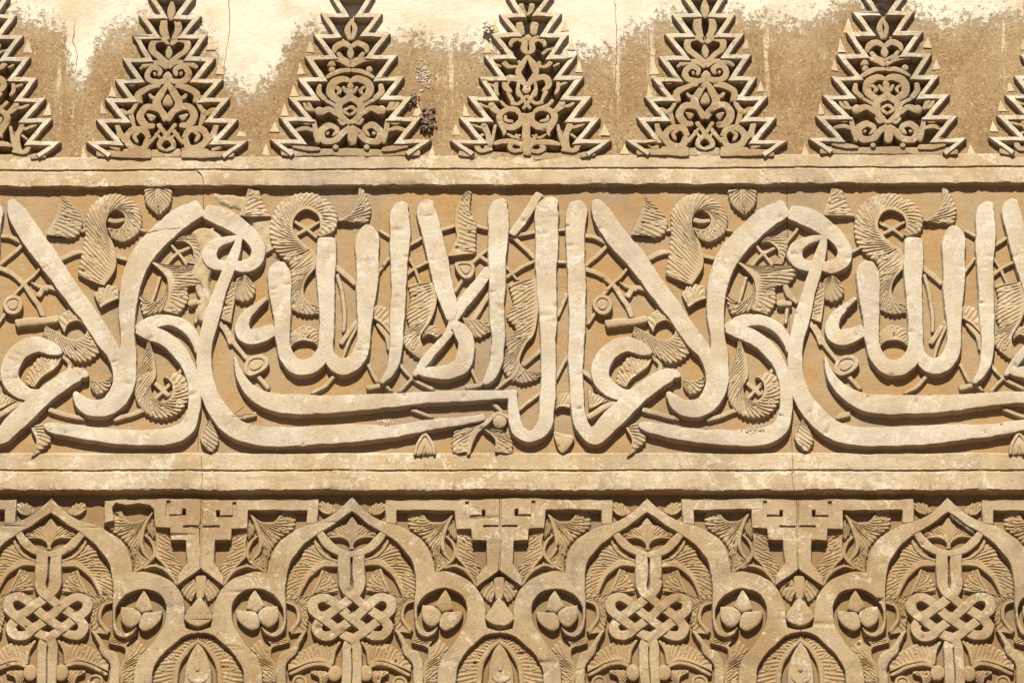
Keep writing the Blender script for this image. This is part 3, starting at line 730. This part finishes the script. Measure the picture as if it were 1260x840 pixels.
# spandrel leaves
alf(D6((470, 214), (400, 272), (320, 300), (255, 275), (203, 203)), D6((372, 400), (255, 465), (190, 402), (100, 335), (86, 208)))
alf(D6((398, 300), (374, 380), (360, 470), (348, 560)), D6((330, 400), (252, 462), (285, 520), (298, 590)))
alf(D6((362, 480), (350, 560), (430, 624)), D6((305, 540), (312, 650), (318, 715)))
avine(D6((482, 196, 14), (430, 275, 30), (392, 370, 32), (376, 480, 32), (398, 560, 28), (445, 622, 18)))
alf(D6((482, 345), (502, 470), (492, 580), (545, 650), (605, 722), (672, 822)), D6((612, 355), (622, 460), (645, 570), (702, 670), (694, 740), (684, 835)), n=14)
avine(D6((405, 405, 18), (460, 470, 26), (487, 560, 28), (452, 622, 28), (395, 672, 26), (318, 722, 20)))
avine(D6((395, 690, 24), (480, 668, 30), (570, 700, 30), (632, 762, 26), (668, 835, 18)), top=AL + .7)
alf(D6((470, 270), (480, 330), (490, 400)), D6((420, 330), (440, 390), (480, 440)), n=4, eyes=False)
alf(D4((640, 236), (692, 224), (738, 182)), D4((580, 202), (640, 128), (728, 106)), n=7, eyes=False)
# inside the arch
aadd('horn', stroke(D4((772, 345, 50), (712, 398, 66), (662, 458, 80), (592, 520, 75), (520, 556, 64), (436, 572, 56)), AT - 1.1, AB, bev=.8, crown=.15), M_ARCH)
alf(D4((441, 522), (468, 460), (540, 416), (645, 412)), D4((441, 330), (500, 318), (570, 320), (662, 372)), n=8)
aadd('spike', pieces(D4((441, 238, -1), (505, 335, -1), (500, 420, -1), (441, 500, -1)), AL - .6, AB, 1.0), M_LEAF2)
avine(D4((432, 530, 22), (468, 455, 24), (540, 420, 22), (640, 428, 16)), top=AL + .8)
alf(K1((500, 345), (560, 345), (610, 380), (645, 440), (660, 484)), K1((600, 240), (640, 270), (648, 315), (690, 370), (704, 420), (702, 497)), n=18)
avine(K1((494, 352, 14), (560, 352, 16), (610, 385, 16), (640, 430, 16), (662, 480, 14)))
avine(K1((495, 336, 12), (550, 315, 12), (588, 272, 12), (600, 236, 8)))
alf(K1((594, 462), (570, 420), (560, 374)), K1((503, 462), (514, 420), (545, 372)), n=8)
avine(K1((602, 470, 10), (578, 415, 12), (562, 370, 10)))
alf(K1((702, 494), (656, 520), (644, 580), (690, 636)), K1((608, 490), (616, 560), (628, 626)), n=9)
avine(K1((706, 500, 14), (665, 520, 14), (655, 572, 14), (690, 628, 14)))
alf(K1((600, 470), (650, 480), (705, 492)), K1((590, 500), (640, 512), (690, 510)), n=4, eyes=False)
aadd('bracket', stroke(D7((-20, 420, 26), (45, 520, 40), (80, 590, 70), (130, 622, 88), (160, 680, 78), (160, 780, 74), (160, 1000, 74)), AT - 2.0, AB, bev=1.3, wb=.4), M_ARCH)
alf(K1((525, 768), (560, 748), (620, 758), (692, 792)), K1((498, 668), (560, 662), (622, 690), (694, 740)), n=11)
avine(K1((518, 775, 14), (560, 758, 16), (620, 770, 16), (690, 806, 14)))
avine(K1((488, 665, 12), (512, 705, 14), (524, 765, 14)))
alf(D7((205, 840), (212, 720), (258, 650), (250, 560)), D7((305, 840), (322, 720), (392, 560), (330, 488)), n=11)
avine(D7((190, 530, 20), (245, 560, 26), (250, 640, 24), (212, 710, 22), (205, 800, 20)))
alf(D7((110, 520), (180, 540), (235, 545)), D7((115, 475), (190, 470), (290, 480)), n=4, eyes=False)
alf(K1((560, 850), (570, 815), (600, 800)), K1((540, 850), (530, 790), (600, 785)), n=4, eyes=False)
aadd('bud', dome(circle(505, 795, 30, K1, ry=34), AL + 1.6, AB, ring=False), M_LEAF2)
aadd('bud', dome(circle(645, 838, 34, K1), AL + 1.6, AB, ring=True), M_LEAF2)
# pointed oval, half of it in each panel
alf(K2((452, 668), (410, 702), (376, 760), (362, 860), (362, 900)), K2((452, 638), (382, 662), (312, 722), (278, 790), (270, 900)), n=16)
avine(K2((454, 662, 14), (410, 698, 20), (374, 760, 20), (362, 850, 18), (362, 900, 18)), top=AL + 1)
aadd('bud', pieces(sym(K2, 452, (452, 670, -1), (428, 705), (405, 770), (398, 840), (398, 900, -1)), AT - 1.4, AB, 1.8), M_ARCH, False)
aadd('bud_mark', stroke(sym(K2, 452, (412, 795, 5), (420, 818, 12), (438, 830, 16), (452, 834, 16)), AT - .4, AB, bev=.8), M_ARCH, False)
aadd('bud_mark', stroke(K2((452, 738, 4), (450, 765, 20), (452, 790, 14)), AT - .3, AB, bev=.6), M_ARCH, False)
# the interlaced knot, its strands passing over and under
def knot():
    strand = [(352, -215, 80), (352, -30, 80), (350, 60, 78), (372, 112, 70), (460, 190, 66), (545, 255, 66), (640, 325, 68), (685, 395, 70), (650, 455, 72), (570, 455, 70), (505, 402, 66),
              (380, 305, 66), (300, 232, 66), (240, 180, 66), (175, 155, 66), (110, 185, 68), (105, 250, 68), (175, 320, 66), (235, 365, 66), (330, 440, 66), (420, 492, 70), (447, 545, 64),
              (447, 650, 64), (447, 780, 62), (447, 900, 62)]
    strand = [(x, y, w_ * 1.12) for x, y, w_ in strand]
    a = D5(*strand); b = D5(*[(814 - x, y, w_) for x, y, w_ in strand])
    A = catmull(towall(a, AT - 1), 1.6)[:, :2]; B = catmull(towall(b, AT - 1), 1.6)[:, :2]
    cr = []
    for i in range(len(A) - 1):
        p, r = A[i], A[i + 1] - A[i]
        q = B[:-1]; s_ = B[1:] - B[:-1]
        den = r[0] * s_[:, 1] - r[1] * s_[:, 0]; den = np.where(abs(den) < 1e-9, 1e-9, den)
        t = ((q - p)[:, 0] * s_[:, 1] - (q - p)[:, 1] * s_[:, 0]) / den
        u_ = ((q - p)[:, 0] * r[1] - (q - p)[:, 1] * r[0]) / den
        for j in np.where((t >= 0) & (t < 1) & (u_ >= 0) & (u_ < 1))[0]: cr.append(p + r * t[j])
    cr = np.array(cr)
    def mk(sign):
        def f(C, s):
            o = np.zeros(len(C))
            # order of the crossings along this strand: over, under, over ...
            ps = []
            for c in cr:
                ps.append(c)
            for k, c in enumerate(ps):
                d = np.linalg.norm(C - c, axis=1)
                o += sign * (1 if k % 2 == 0 else -1) * 1.5 * np.exp(-(d / 5.2) ** 2)
            return o
        return f
    aadd('knot_strand', stroke(a, AT - 1.3, AB, bev=.8, crown=.1, heights=mk(1)), M_ARCH, False)
    aadd('knot_strand', stroke(b, AT - 1.3, AB, bev=.8, crown=.1, heights=mk(-1)), M_ARCH, False)
knot()

HW = wall(614.4, 690)[0] - AX
HALF = wall(433 + 368, 690)[0] - wall(433, 690)[0]
a_orig = (AX * UNIT, 0, ZC - wv(900) * UNIT)
arch_x = [60, 433, 797, 1168]
arch_lab = ['carved pointed arch panel with a broken corner bar and crumbled upper spandrel',
            'carved pointed arch panel under the chipped edge of the string moulding',
            'carved pointed arch panel with a clean knot, between chipped-moulding arch and dirt-streaked arch',
            'carved pointed arch panel with dark dirt along its inner arch edge']
roots = []
for x, lab in zip(arch_x, arch_lab):
    roots.append(thing('arch_panel', lab, 'carved panel', (wall(x, 690)[0] * UNIT, 0, a_orig[2]), 'pointed arch panels of the lower band'))
us_ = [wall(x, 690)[0] for x in arch_x]
mid = [us_[0] - HALF / 2] + [(us_[i] + us_[i + 1]) / 2 for i in range(3)] + [us_[3] + HALF / 2]
for i, root in enumerate(roots):
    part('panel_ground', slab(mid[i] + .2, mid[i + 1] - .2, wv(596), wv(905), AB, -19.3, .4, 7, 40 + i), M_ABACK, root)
KEEP = {}
for name, VF, mat, both in arch:
    for flip in ((None, AX) if both else (None,)):
        for i, root in enumerate(roots):
            broken_here = i == 0 and flip is None
            if (name == 'key_broken' and not broken_here) or (name == 'key_ornament' and broken_here and len(VF[0]) > 60): continue
            hl, hr = (us_[i] - mid[i]) / HW, (mid[i + 1] - us_[i]) / HW      # the hand-set panels differ a little in width
            sx = (hl + hr) / 2 if name == 'knot_strand' else (hr if flip is None else hl)
            nm = name.replace('key_broken', 'key_ornament')
            host = KEEP.get(({'key_inlay': 'key_ornament', 'key_spine': 'key_ornament', 'bud_mark': 'bud'}.get(nm), i, flip)) or root
            o = placed(nm, VF, mat, us_[i] - AX, host, flip, sx, AX)
            if o: KEEP[nm, i, flip] = o
            if o and name == 'key_broken': o['label'] = 'key ornament with a crumbled bar'

# ------------------------------------------------------------------ stepped openwork merlons
MA, MB_, MC = crop(760, 0, 3.5), crop(330, 0, 3.5), crop(560, 0, 4.2)
MT, MI, MB0 = 9.6, 7.8, -8.5
def mir(f, ax):
    return lambda pts: f(*[(2 * ax - p[0],) + tuple(p[1:]) for p in pts])
def wide(pts, k=1.12, a=.5): return [(p[0], p[1], p[2] * k + a, p[3]) for p in pts]
def design(f, ax, sym, centre_, extras, beads):
    L = []
    for name, pts in sym:
        for g in (lambda q: f(*q), mir(f, ax)): L.append((name, stroke(wide(g(pts)), MI, MB0 - .5, bev=.55, crown=.12, wb=.35)))
    for name, pts in centre_: L.append((name, stroke(wide(f(*pts)), MI + .3 if name != 'base_bar' else MI - 2.5, MB0 - .5, bev=.55, crown=.12, wb=.35)))
    for x, y, r in beads:
        for xx in (x, 2 * ax - x): L.append(('bead', dome(circle(xx, y, r, f), MI + .6, MB0 - .5)))
    for name, pts in extras: L.append((name, dome(f(*pts), MI + .4, MB0 - .5)))
    return L
dA = design(MA, 377, [
    ('scroll', [(352, 72, 22), (344, 118, 30), (362, 168, 22)]),
    ('scroll', [(378, 268, 18), (340, 240, 22), (302, 208, 24), (306, 176, 24), (345, 166, 20), (374, 186, 14)]),
    ('volute', [(377, 338, 22), (340, 348, 24), (300, 338, 24), (288, 308, 24), (312, 284, 24), (342, 296, 20), (338, 322, 12)]),
    ('scroll', [(377, 286, 22), (345, 266, 22), (295, 268, 20), (252, 286, 12)]),
    ('palmette', [(378, 350, 14), (350, 395, 28), (330, 432, 28), (348, 466, 22), (378, 500, 22)]),
    ('scroll', [(345, 362, 16), (292, 372, 24), (252, 398, 26), (262, 436, 18)]),
    ('volute', [(378, 508, 30), (342, 464, 26), (292, 452, 28), (264, 490, 28), (288, 530, 28), (326, 530, 18)]),
    ('lattice', [(340, 522, 16), (378, 574, 18), (412, 612, 16)]),
    ('lattice', [(378, 640, 12), (346, 622, 16), (350, 598, 16), (378, 584, 12)]),
    ('volute', [(300, 588, 26), (275, 628, 26), (226, 622, 28), (204, 586, 26), (232, 550, 26), (282, 554, 26), (300, 588, 22)]),
    ('scroll', [(206, 602, 24), (180, 572, 22), (168, 528, 10)]), ('scroll', [(298, 612, 12), (330, 578, 14), (350, 548, 12)]),
    ('scroll', [(222, 478, 16), (240, 450, 16), (254, 420, 12)]), ('scroll', [(222, 480, 20), (232, 520, 16), (240, 545, 12)]),
    ('scroll', [(190, 640, 12), (250, 636, 14), (310, 636, 10)]), ('scroll', [(180, 440, 12), (215, 420, 14), (250, 405, 12)]),
    ('scroll', [(160, 530, 12), (170, 580, 14), (160, 610, 14)]),
    ('scroll', [(250, 332, 10), (228, 350, 16), (204, 352, 10)]), ('scroll', [(150, 468, 8), (188, 470, 16), (215, 492, 12)]), ('volute', [(262, 560, 8), (240, 578, 14), (252, 604, 10)]),
    ('scroll', [(318, 304, 10), (322, 318, 14)]), ('scroll', [(296, 396, 10), (310, 412, 14), (330, 416, 10)]), ('scroll', [(232, 246, 8), (262, 250, 12), (290, 262, 10)]), ('scroll', [(120, 610, 8), (148, 628, 14), (180, 636, 12)]),
    ('lattice', [(330, 560, 10), (352, 585, 12), (340, 612, 10)]),
    ('base_bar', [(80, 656, 28), (200, 656, 28), (312, 656, 28)]),
    ], [('bud', [(377, 0, 10), (377, 40, 30), (377, 82, 12)]), ('bud', [(377, 192, 8), (377, 220, 26), (377, 250, 10)]),
        ('base_bar', [(310, 650, 34), (440, 650, 34)])],
    [('palmette', [(377, 395), (400, 440), (377, 450), (354, 440)]), ('leaf', [(290, 480), (330, 490), (310, 515)]), ('leaf', [(464, 480), (424, 490), (444, 515)]),
     ('leaf', [(377, 300), (400, 325), (377, 345), (354, 325)])], [(222, 476, 15), (270, 275, 11)])
dB = design(MB_, 355, [
    ('palmette', [(356, 84, 8), (340, 128, 20), (352, 176, 14)]),
    ('scroll', [(355, 208, 16), (322, 190, 24), (288, 206, 22), (280, 232, 12)]),
    ('scroll', [(355, 270, 16), (318, 252, 20), (296, 228, 16)]),
    ('scroll', [(355, 288, 18), (305, 262, 18), (240, 256, 12)]), ('scroll', [(355, 304, 14), (305, 308, 18), (250, 336, 14)]),
    ('volute', [(362, 352, 14), (322, 340, 26), (278, 360, 30), (274, 402, 30), (318, 432, 24), (366, 398, 18)]),
    ('scroll', [(322, 372, 12), (345, 395, 16), (366, 376, 10)]),
    ('scroll', [(356, 424, 18), (312, 446, 28), (310, 490, 26), (356, 532, 18)]),
    ('lattice', [(356, 455, 12), (330, 475, 14), (356, 495, 12)]),
    ('scroll', [(225, 362, 18), (222, 396, 22), (252, 430, 16)]), ('scroll', [(222, 482, 30), (268, 468, 24), (302, 492, 18)]),
    ('volute', [(356, 546, 26), (322, 568, 26), (290, 602, 26), (242, 604, 28), (228, 566, 26), (262, 538, 26), (296, 556, 20), (276, 584, 12)]),
    ('scroll', [(106, 628, 14), (165, 636, 22), (225, 640, 14)]), ('scroll', [(195, 512, 14), (208, 575, 20), (216, 616, 14)]),
    ('scroll', [(250, 430, 14), (285, 448, 14), (310, 470, 14)]), ('scroll', [(170, 430, 18), (185, 460, 14), (195, 480, 10)]),
    ('scroll', [(120, 560, 10), (160, 552, 16), (200, 560, 12)]), ('scroll', [(170, 350, 8), (206, 346, 14), (222, 358, 10)]), ('scroll', [(150, 440, 10), (172, 468, 14), (205, 472, 10)]), ('scroll', [(130, 520, 8), (168, 530, 14), (198, 520, 10)]),
    ('volute', [(292, 372, 12), (312, 390, 14), (300, 406, 8)]), ('scroll', [(300, 510, 10), (320, 530, 14), (345, 520, 10)]), ('scroll', [(250, 575, 12), (262, 566, 12)]), ('base_bar', [(56, 660, 22), (112, 662, 22)]),
    ], [('bud', [(356, 205, 8), (356, 232, 26), (356, 258, 10)]), ('bud', [(360, 560, 24), (360, 595, 36), (360, 622, 20)]),
        ('base_bar', [(85, 656, 30), (355, 654, 30), (625, 656, 30)])],
    [('leaf', [(356, 350), (372, 372), (356, 388), (340, 372)]), ('leaf', [(270, 255), (250, 285), (290, 285)])], [(272, 300, 15), (222, 476, 21), (290, 632, 13)])
dC = design(MC, 372, [
    ('scroll', [(330, 118, 30), (336, 150, 34), (344, 186, 26)]), ('scroll', [(345, 20, 22), (350, 55, 22), (370, 84, 14)]),
    ('scroll', [(372, 282, 14), (350, 258, 28), (352, 220, 28), (318, 202, 28), (284, 226, 20), (290, 244, 10)]),
    ('palmette', [(372, 288, 14), (346, 330, 30), (328, 374, 28), (356, 418, 22), (372, 462, 22)]),
    ('volute', [(362, 430, 26), (318, 404, 28), (274, 404, 32), (258, 440, 30), (288, 476, 18)]),
    ('lattice', [(318, 455, 14), (352, 512, 18), (392, 562, 16)]), ('lattice', [(285, 530, 14), (330, 532, 16), (372, 490, 14)]),
    ('volute', [(348, 582, 28), (344, 628, 32), (296, 656, 34), (244, 636, 30), (232, 594, 28), (272, 562, 26), (318, 566, 24), (340, 590, 14)]),
    ('scroll', [(240, 640, 24), (262, 680, 18), (255, 702, 8)]),
    ('scroll', [(188, 540, 36), (215, 568, 28), (238, 580, 18)]), ('scroll', [(148, 640, 32), (172, 696, 24), (166, 778, 30)]),
    ('scroll', [(212, 640, 14), (200, 700, 18), (178, 765, 18)]), ('scroll', [(356, 772, 18), (345, 742, 24), (300, 730, 26), (240, 732, 24), (200, 745, 16)]),
    ('volute', [(350, 772, 20), (310, 778, 22), (284, 758, 22), (306, 742, 14)]), ('scroll', [(106, 742, 22), (128, 776, 26), (196, 772, 14)]),
    ('scroll', [(248, 320, 26), (275, 345, 18), (322, 345, 14)]), ('scroll', [(210, 410, 16), (206, 460, 20), (222, 490, 14)]),
    ('scroll', [(330, 420, 14), (322, 465, 18), (330, 500, 14)]),
    ('volute', [(304, 628, 14), (266, 616, 16), (262, 592, 10)]), ('scroll', [(232, 516, 14), (262, 545, 14), (300, 556, 10)]), ('scroll', [(150, 690, 12), (118, 716, 12)]), ('scroll', [(318, 690, 12), (346, 722, 14), (372, 690, 12)]),
    ('scroll', [(272, 690, 10), (308, 708, 14), (345, 695, 10)]), ('scroll', [(205, 330, 10), (238, 344, 14)]), ('scroll', [(232, 250, 10), (272, 262, 14), (300, 280, 10)]), ('scroll', [(120, 530, 8), (150, 545, 14), (180, 550, 10)]),
    ('scroll', [(70, 640, 8), (110, 650, 14), (145, 660, 10)]), ('scroll', [(160, 430, 8), (190, 440, 14), (212, 450, 10)]),
    ('scroll', [(268, 470, 16), (290, 510, 16), (300, 540, 12)]), ('base_bar', [(22, 790, 24), (100, 802, 24)]),
    ], [('post', [(372, 585, 44), (372, 640, 36), (372, 690, 34), (372, 800, 36)]), ('bud', [(372, 440, 20), (370, 462, 44), (370, 480, 24)]),
        ('base_bar', [(75, 806, 30), (372, 804, 32), (690, 806, 30)])],
    [('leaf', [(372, 180), (395, 200), (372, 222), (350, 200)])], [(188, 534, 19), (152, 640, 17)])

ys = [-53, -29, -5, 19, 44, 71, 97, 121, 147, 174]
oL = [9, 17, 24, 33, 42, 52, 60, 71, 81, 92]
vL = [2, 3, 5, 8, 16, 23, 33, 42, 49, 58]
def stepped(ax, ybase, seed, lines=None):
    r = random.Random(seed); out = []
    for sg in (-1, 1):
        pts = []
        for k in range(len(ys)):
            y = ys[k] + r.uniform(-.8, .8) + ybase
            pts.append((ax + sg * (vL[k] + r.uniform(-1, 1)), y)); pts.append((ax + sg * (oL[k] + r.uniform(-1.2, 1.2)), y + .4))
        pts.append((ax + sg * 70, 190 + ybase)); 
        W = towall([(p[0], p[1], None, 0) for p in pts], MT)[:, :2]
        if lines is not None: lines.append(W)
        out.append(('stepped_border', zigzag(W, 6.0, MT, MB0 - .5, .6)))
        # plaster wedges left beside the teeth
        for k in range(3, len(ys)):
            if r.random() < .5: continue
            x0 = ax + sg * (oL[k] + 8.5 + r.uniform(-1, 1.5)); y0 = ys[k] + 4 + ybase + r.uniform(-2, 2); hgt = r.uniform(13, 18); b = r.uniform(6, 11)
            dp = r.uniform(2.7, 3.3)
            q = [(x0 + sg * r.uniform(0, 3), y0, 2.2), (x0 - sg * 4.5, y0 + hgt, dp), (x0 + sg * (b - 3), y0 + hgt + r.uniform(-1, 1), dp - .2), (x0 - sg * 4.5, y0 + hgt + .3, .8), (x0 + sg * (b - 3), y0 + hgt + .3, .8)]
            V = [wall(a_, b_, d_) + (d_,) for a_, b_, d_ in q]
            out.append(('plaster_wedge', (V, [(0, 1, 2), (1, 3, 4, 2), (0, 3, 1), (0, 2, 4)])))
    return out
mer = [(-20, 'C', 652), (207, 'A', 867.7), (431.5, 'B', 431.5), (652, 'C', 652), (867.7, 'A', 867.7), (1090, 'B', 431.5), (1313, 'C', 652)]
mlab = ['openwork stepped pyramid with a central post, beside the cracked limewash tongue',
        'openwork stepped pyramid with full base bar next to the hairline-cracked pale plaster patch',
        'openwork stepped pyramid with heart-shaped scroll and a black mud nest on its side',
        'openwork stepped pyramid with a central post and a small mud nest on a tooth',
        'openwork stepped pyramid with full base bar standing between clean brown plaster fields',
        'openwork stepped pyramid with heart-shaped scroll amid wide brown plaster, no nest on it',
        'openwork stepped pyramid with a central post beyond the widest brown plaster field']
dsg = {'A': dA, 'B': dB, 'C': dC}
RECESS = []
VB = wv(190)
M_BORDER = plaster('worn_border_stucco', (.70, .62, .48), (.82, .77, .66), (.28, .18, .09), (.60, .48, .32), .85, .7, 1.2, 1.2)
M_WEDGE = plaster('wedge_limewash', (.70, .58, .40), (.80, .71, .54), (.48, .32, .17), (.60, .45, .27), .6, .6, .8, .5)
for i, ((x, kind, src), lab) in enumerate(zip(mer, mlab)):
    U = wall(x, 120)[0]; Us = wall(src, 120)[0]
    dv = SLU * U * .8 - SLU * Us * .8
    root = thing('stepped_merlon', lab, 'merlon', (U * UNIT, 0, ZC - (VB + dv) * UNIT), 'stepped openwork pyramids along the cornice')
    for name, VF in dsg[kind]: placed(name, VF, M_MERLON, U - Us, root, dv=dv)
    zl = []
    for name, VF in stepped(630, 0, 100 + i, zl):
        V, F = VF; V = [(u + U, v + dv, d) for u, v, d in V]
        placed(name, (V, F), M_WEDGE if name == 'plaster_wedge' else M_BORDER, 0, root)

    # outline of the recess behind the openwork
    zz = [z + np.array([U, dv]) for z in zl]
    RECESS.append(np.vstack([zz[0], zz[1][::-1]]))
def field():
    st = 2.4; u0, u1, v0, v1 = X0, X1, wv(-230), wv(196)
    nx, ny = int((u1 - u0) / st), int((v1 - v0) / st)
    gu, gv = np.meshgrid(np.linspace(u0, u1, nx + 1), np.linspace(v0, v1, ny + 1))
    inside = np.zeros(gu.shape, bool)
    for P in RECESS:
        m = np.zeros(gu.shape, bool); Q = np.roll(P, -1, axis=0)
        for p, q in zip(P, Q):
            if abs(q[1] - p[1]) < 1e-9: continue
            m ^= ((p[1] > gv) != (q[1] > gv)) & (gu < (q[0] - p[0]) * (gv - p[1]) / (q[1] - p[1]) + p[0])
        inside |= m
    rr = np.random.RandomState(5)
    h = FIELD_D + .5 * (.5 * np.sin(gu * .021 + gv * .013) + .35 * np.sin(gu * .047 - gv * .06 + 1) + .25 * np.sin(gu * .11 + gv * .09 + 2)) + rr.uniform(-.10, .10, gu.shape)
    h = np.where(inside, MB0 + rr.uniform(-.4, .4, gu.shape), h)
    V = list(zip(gu.ravel(), gv.ravel(), h.ravel())); W = nx + 1
    F = [(j * W + i, j * W + i + 1, (j + 1) * W + i + 1, (j + 1) * W + i) for j in range(ny) for i in range(nx)]
    return V, F
part('plaster_field', field(), M_FIELD, pw, angle=40)

# ------------------------------------------------------------------ small things: nests, lichen, cracks
def clump(name, label, cat, x, y, d, blobs, mat, seed, size):
    r = random.Random(seed); V = []; F = []
    for b in range(blobs):
        u, v = wall(x + r.gauss(0, size[0]), y + r.gauss(0, size[1]), d)
        rad = r.uniform(.5, 1.0) * size[2]; n0 = len(V); dd = d + r.uniform(-.5, 1) * size[2]
        for j in range(6):
            th = math.pi * j / 5
            for k in range(8):
                ph = 2 * math.pi * k / 8; q = rad * r.uniform(.6, 1.25)
                V.append((u + q * math.sin(th) * math.cos(ph), v + q * math.cos(th), dd + q * math.sin(th) * math.sin(ph)))
        for j in range(5):
            for k in range(8): F.append((n0 + j * 8 + k, n0 + j * 8 + (k + 1) % 8, n0 + (j + 1) * 8 + (k + 1) % 8, n0 + (j + 1) * 8 + k))
    uu, vv = wall(x, y, d); org = (uu * UNIT, 0, ZC - vv * UNIT)
    me = to_mesh(name, (V, F), mat, org); fixnormals(me); o = bpy.data.objects.new(name, me); COL.objects.link(o); o.location = org
    o['label'] = label; o['category'] = cat
    return o
clump('mud_nest', 'ragged black mud nest clinging to the pyramid with the heart-shaped scroll', 'nest', 525, 149, 5, 90, M_NEST, 3, (4.4, 6.0, 3.2))
clump('mud_nest', 'small crumbly tan mud nest on a tooth of the central pyramid', 'nest', 600.5, 34, 8, 60, M_GREY, 4, (3.4, 2.6, 2.0))
clump('mud_nest', 'thin grey mud crust on plaster above the black nest', 'nest', 521, 92, 1.9, 170, M_GREY, 6, (4.6, 9, 1.1))
clump('mud_nest', 'little dark mud lump wedged in a tooth above the black nest', 'nest', 508, 123, 5, 34, M_NEST, 7, (3.0, 3.4, 2.0))
clump('lichen_patch', 'dark grey lichen crust on the long lower letter stroke', 'lichen', 472, 519, 11.2, 40, M_GREY, 8, (5, 1.2, 1.0))
clump('lichen_patch', 'speckled grey lichen crust on the round letter tail', 'lichen', 930, 527, 10.9, 40, M_GREY, 9, (7, 3.0, .9))

M_SMEAR = M_BACK
def crack(pts, top, parent, base=None, wdt=.8):
    r = random.Random(nseed()); Q = []
    for (x0, y0), (x1, y1) in zip(pts[:-1], pts[1:]):
        k = max(2, int(math.hypot(x1 - x0, y1 - y0) / 5))
        for i in range(k):
            Q.append((x0 + (x1 - x0) * i / k + r.uniform(-.9, .9), y0 + (y1 - y0) * i / k + r.uniform(-.5, .5), wdt * r.uniform(.4, 1.3), 0))
    Q.append((pts[-1][0], pts[-1][1], .3, 0))
    part('crack', stroke(Q, top, top - 1.5 if base is None else base, bev=.05, crown=0, wb=.15, draft=0), M_CRACK, parent)
crack([(92, 25), (90, 50), (96, 68), (91, 92)], FIELD_D + .6, pw, wdt=1.0)
crack([(281, 0), (283, 40), (276, 80), (270, 122)], FIELD_D + .6, pw, wdt=.8)
crack([(757, 0), (759, 60), (756, 120), (760, 188)], FIELD_D + .6, pw, wdt=.8)
crack([(1168, 60), (1172, 100), (1169, 115)], FIELD_D + .6, pw, wdt=.7)
crack([(240, 206), (247, 214), (251, 227)], 9.0, up, wdt=1.0)
crack([(247, 560), (249, 575), (248, 601)], 7.9, lo, wdt=.8)
crack([(976, 558), (975, 580), (977, 601)], 7.9, lo, wdt=.8)
crack([(309, 521), (305, 530), (298, 541)], TL + .3, panels[1][1], wdt=1.4)
crack([(300, 500), (285, 512), (312, 508)], TL + .2, panels[1][1], wdt=.7)
crack([(180, 286), (200, 282), (222, 280)], TL + .3, panels[0][1], wdt=.6)

def smear(name, pts, top, base, parent, seed, mat, du=0.0):
    """rough repair plaster inside an outline, thinning out to its edge"""
    P = outline([(x, y, None, 0) for x, y in pts], top, True, 2.0) + np.array([du, 0]); r = random.Random(seed)
    u0, v0 = P.min(0) - 2; u1, v1 = P.max(0) + 2; st = 1.7
    nu, nv = int((u1 - u0) / st) + 1, int((v1 - v0) / st) + 1; idx = {}; V = []; F = []
    Q = np.roll(P, -1, axis=0)
    for j in range(nv):
        for i in range(nu):
            x, y = u0 + i * st, v0 + j * st
            c = ((P[:, 1] > y) != (Q[:, 1] > y)); xs = (Q[:, 0] - P[:, 0]) * (y - P[:, 1]) / np.where(abs(Q[:, 1] - P[:, 1]) < 1e-9, 1e-9, Q[:, 1] - P[:, 1]) + P[:, 0]
            ins = int(np.sum(c & (x < xs))) % 2 == 1
            dist = np.min(np.hypot(P[:, 0] - x, P[:, 1] - y)) * (1 if ins else -1)
            if dist < -1.5: continue
            k = min(1, max(0, (dist + 1.2) / 5)); k = k * k * (3 - 2 * k)
            idx[i, j] = len(V); V.append((x + r.uniform(-.4, .4), y + r.uniform(-.4, .4), base + (top - base) * k + r.uniform(-.3, .3) + .6 * math.sin(x * .33 + seed) * math.sin(y * .27)))
    for (i, j) in list(idx):
        q = [(i, j), (i + 1, j), (i + 1, j + 1), (i, j + 1)]
        if all(c in idx for c in q): F.append(tuple(idx[c] for c in q))
    part(name, (V, F), mat, parent, angle=50)
smear('repair_plaster', [(236, 285), (250, 278), (268, 284), (276, 296), (262, 304), (268, 322), (258, 345), (262, 368), (252, 398), (240, 390), (246, 352), (232, 338), (244, 312)], 7.0, -.5, panels[0][1], 3, M_LEAF)
smear('repair_plaster', [(262, 240), (300, 242), (330, 262), (352, 300), (344, 318), (322, 300), (300, 262), (272, 250)], 2.0, -.5, panels[1][1], 4, M_LEAF)

# soot caught under the inner edge of one arch
part('dirt_crust', stroke([(1169.5, 633, 2.0, 0), (1176, 638.5, 3.4, 0), (1184, 645, 3.0, 0), (1193, 651, 3.6, 0), (1200, 657, 1.4, 0)], AT - .9, AB, bev=.5, wb=.5), M_NEST, roots[3])
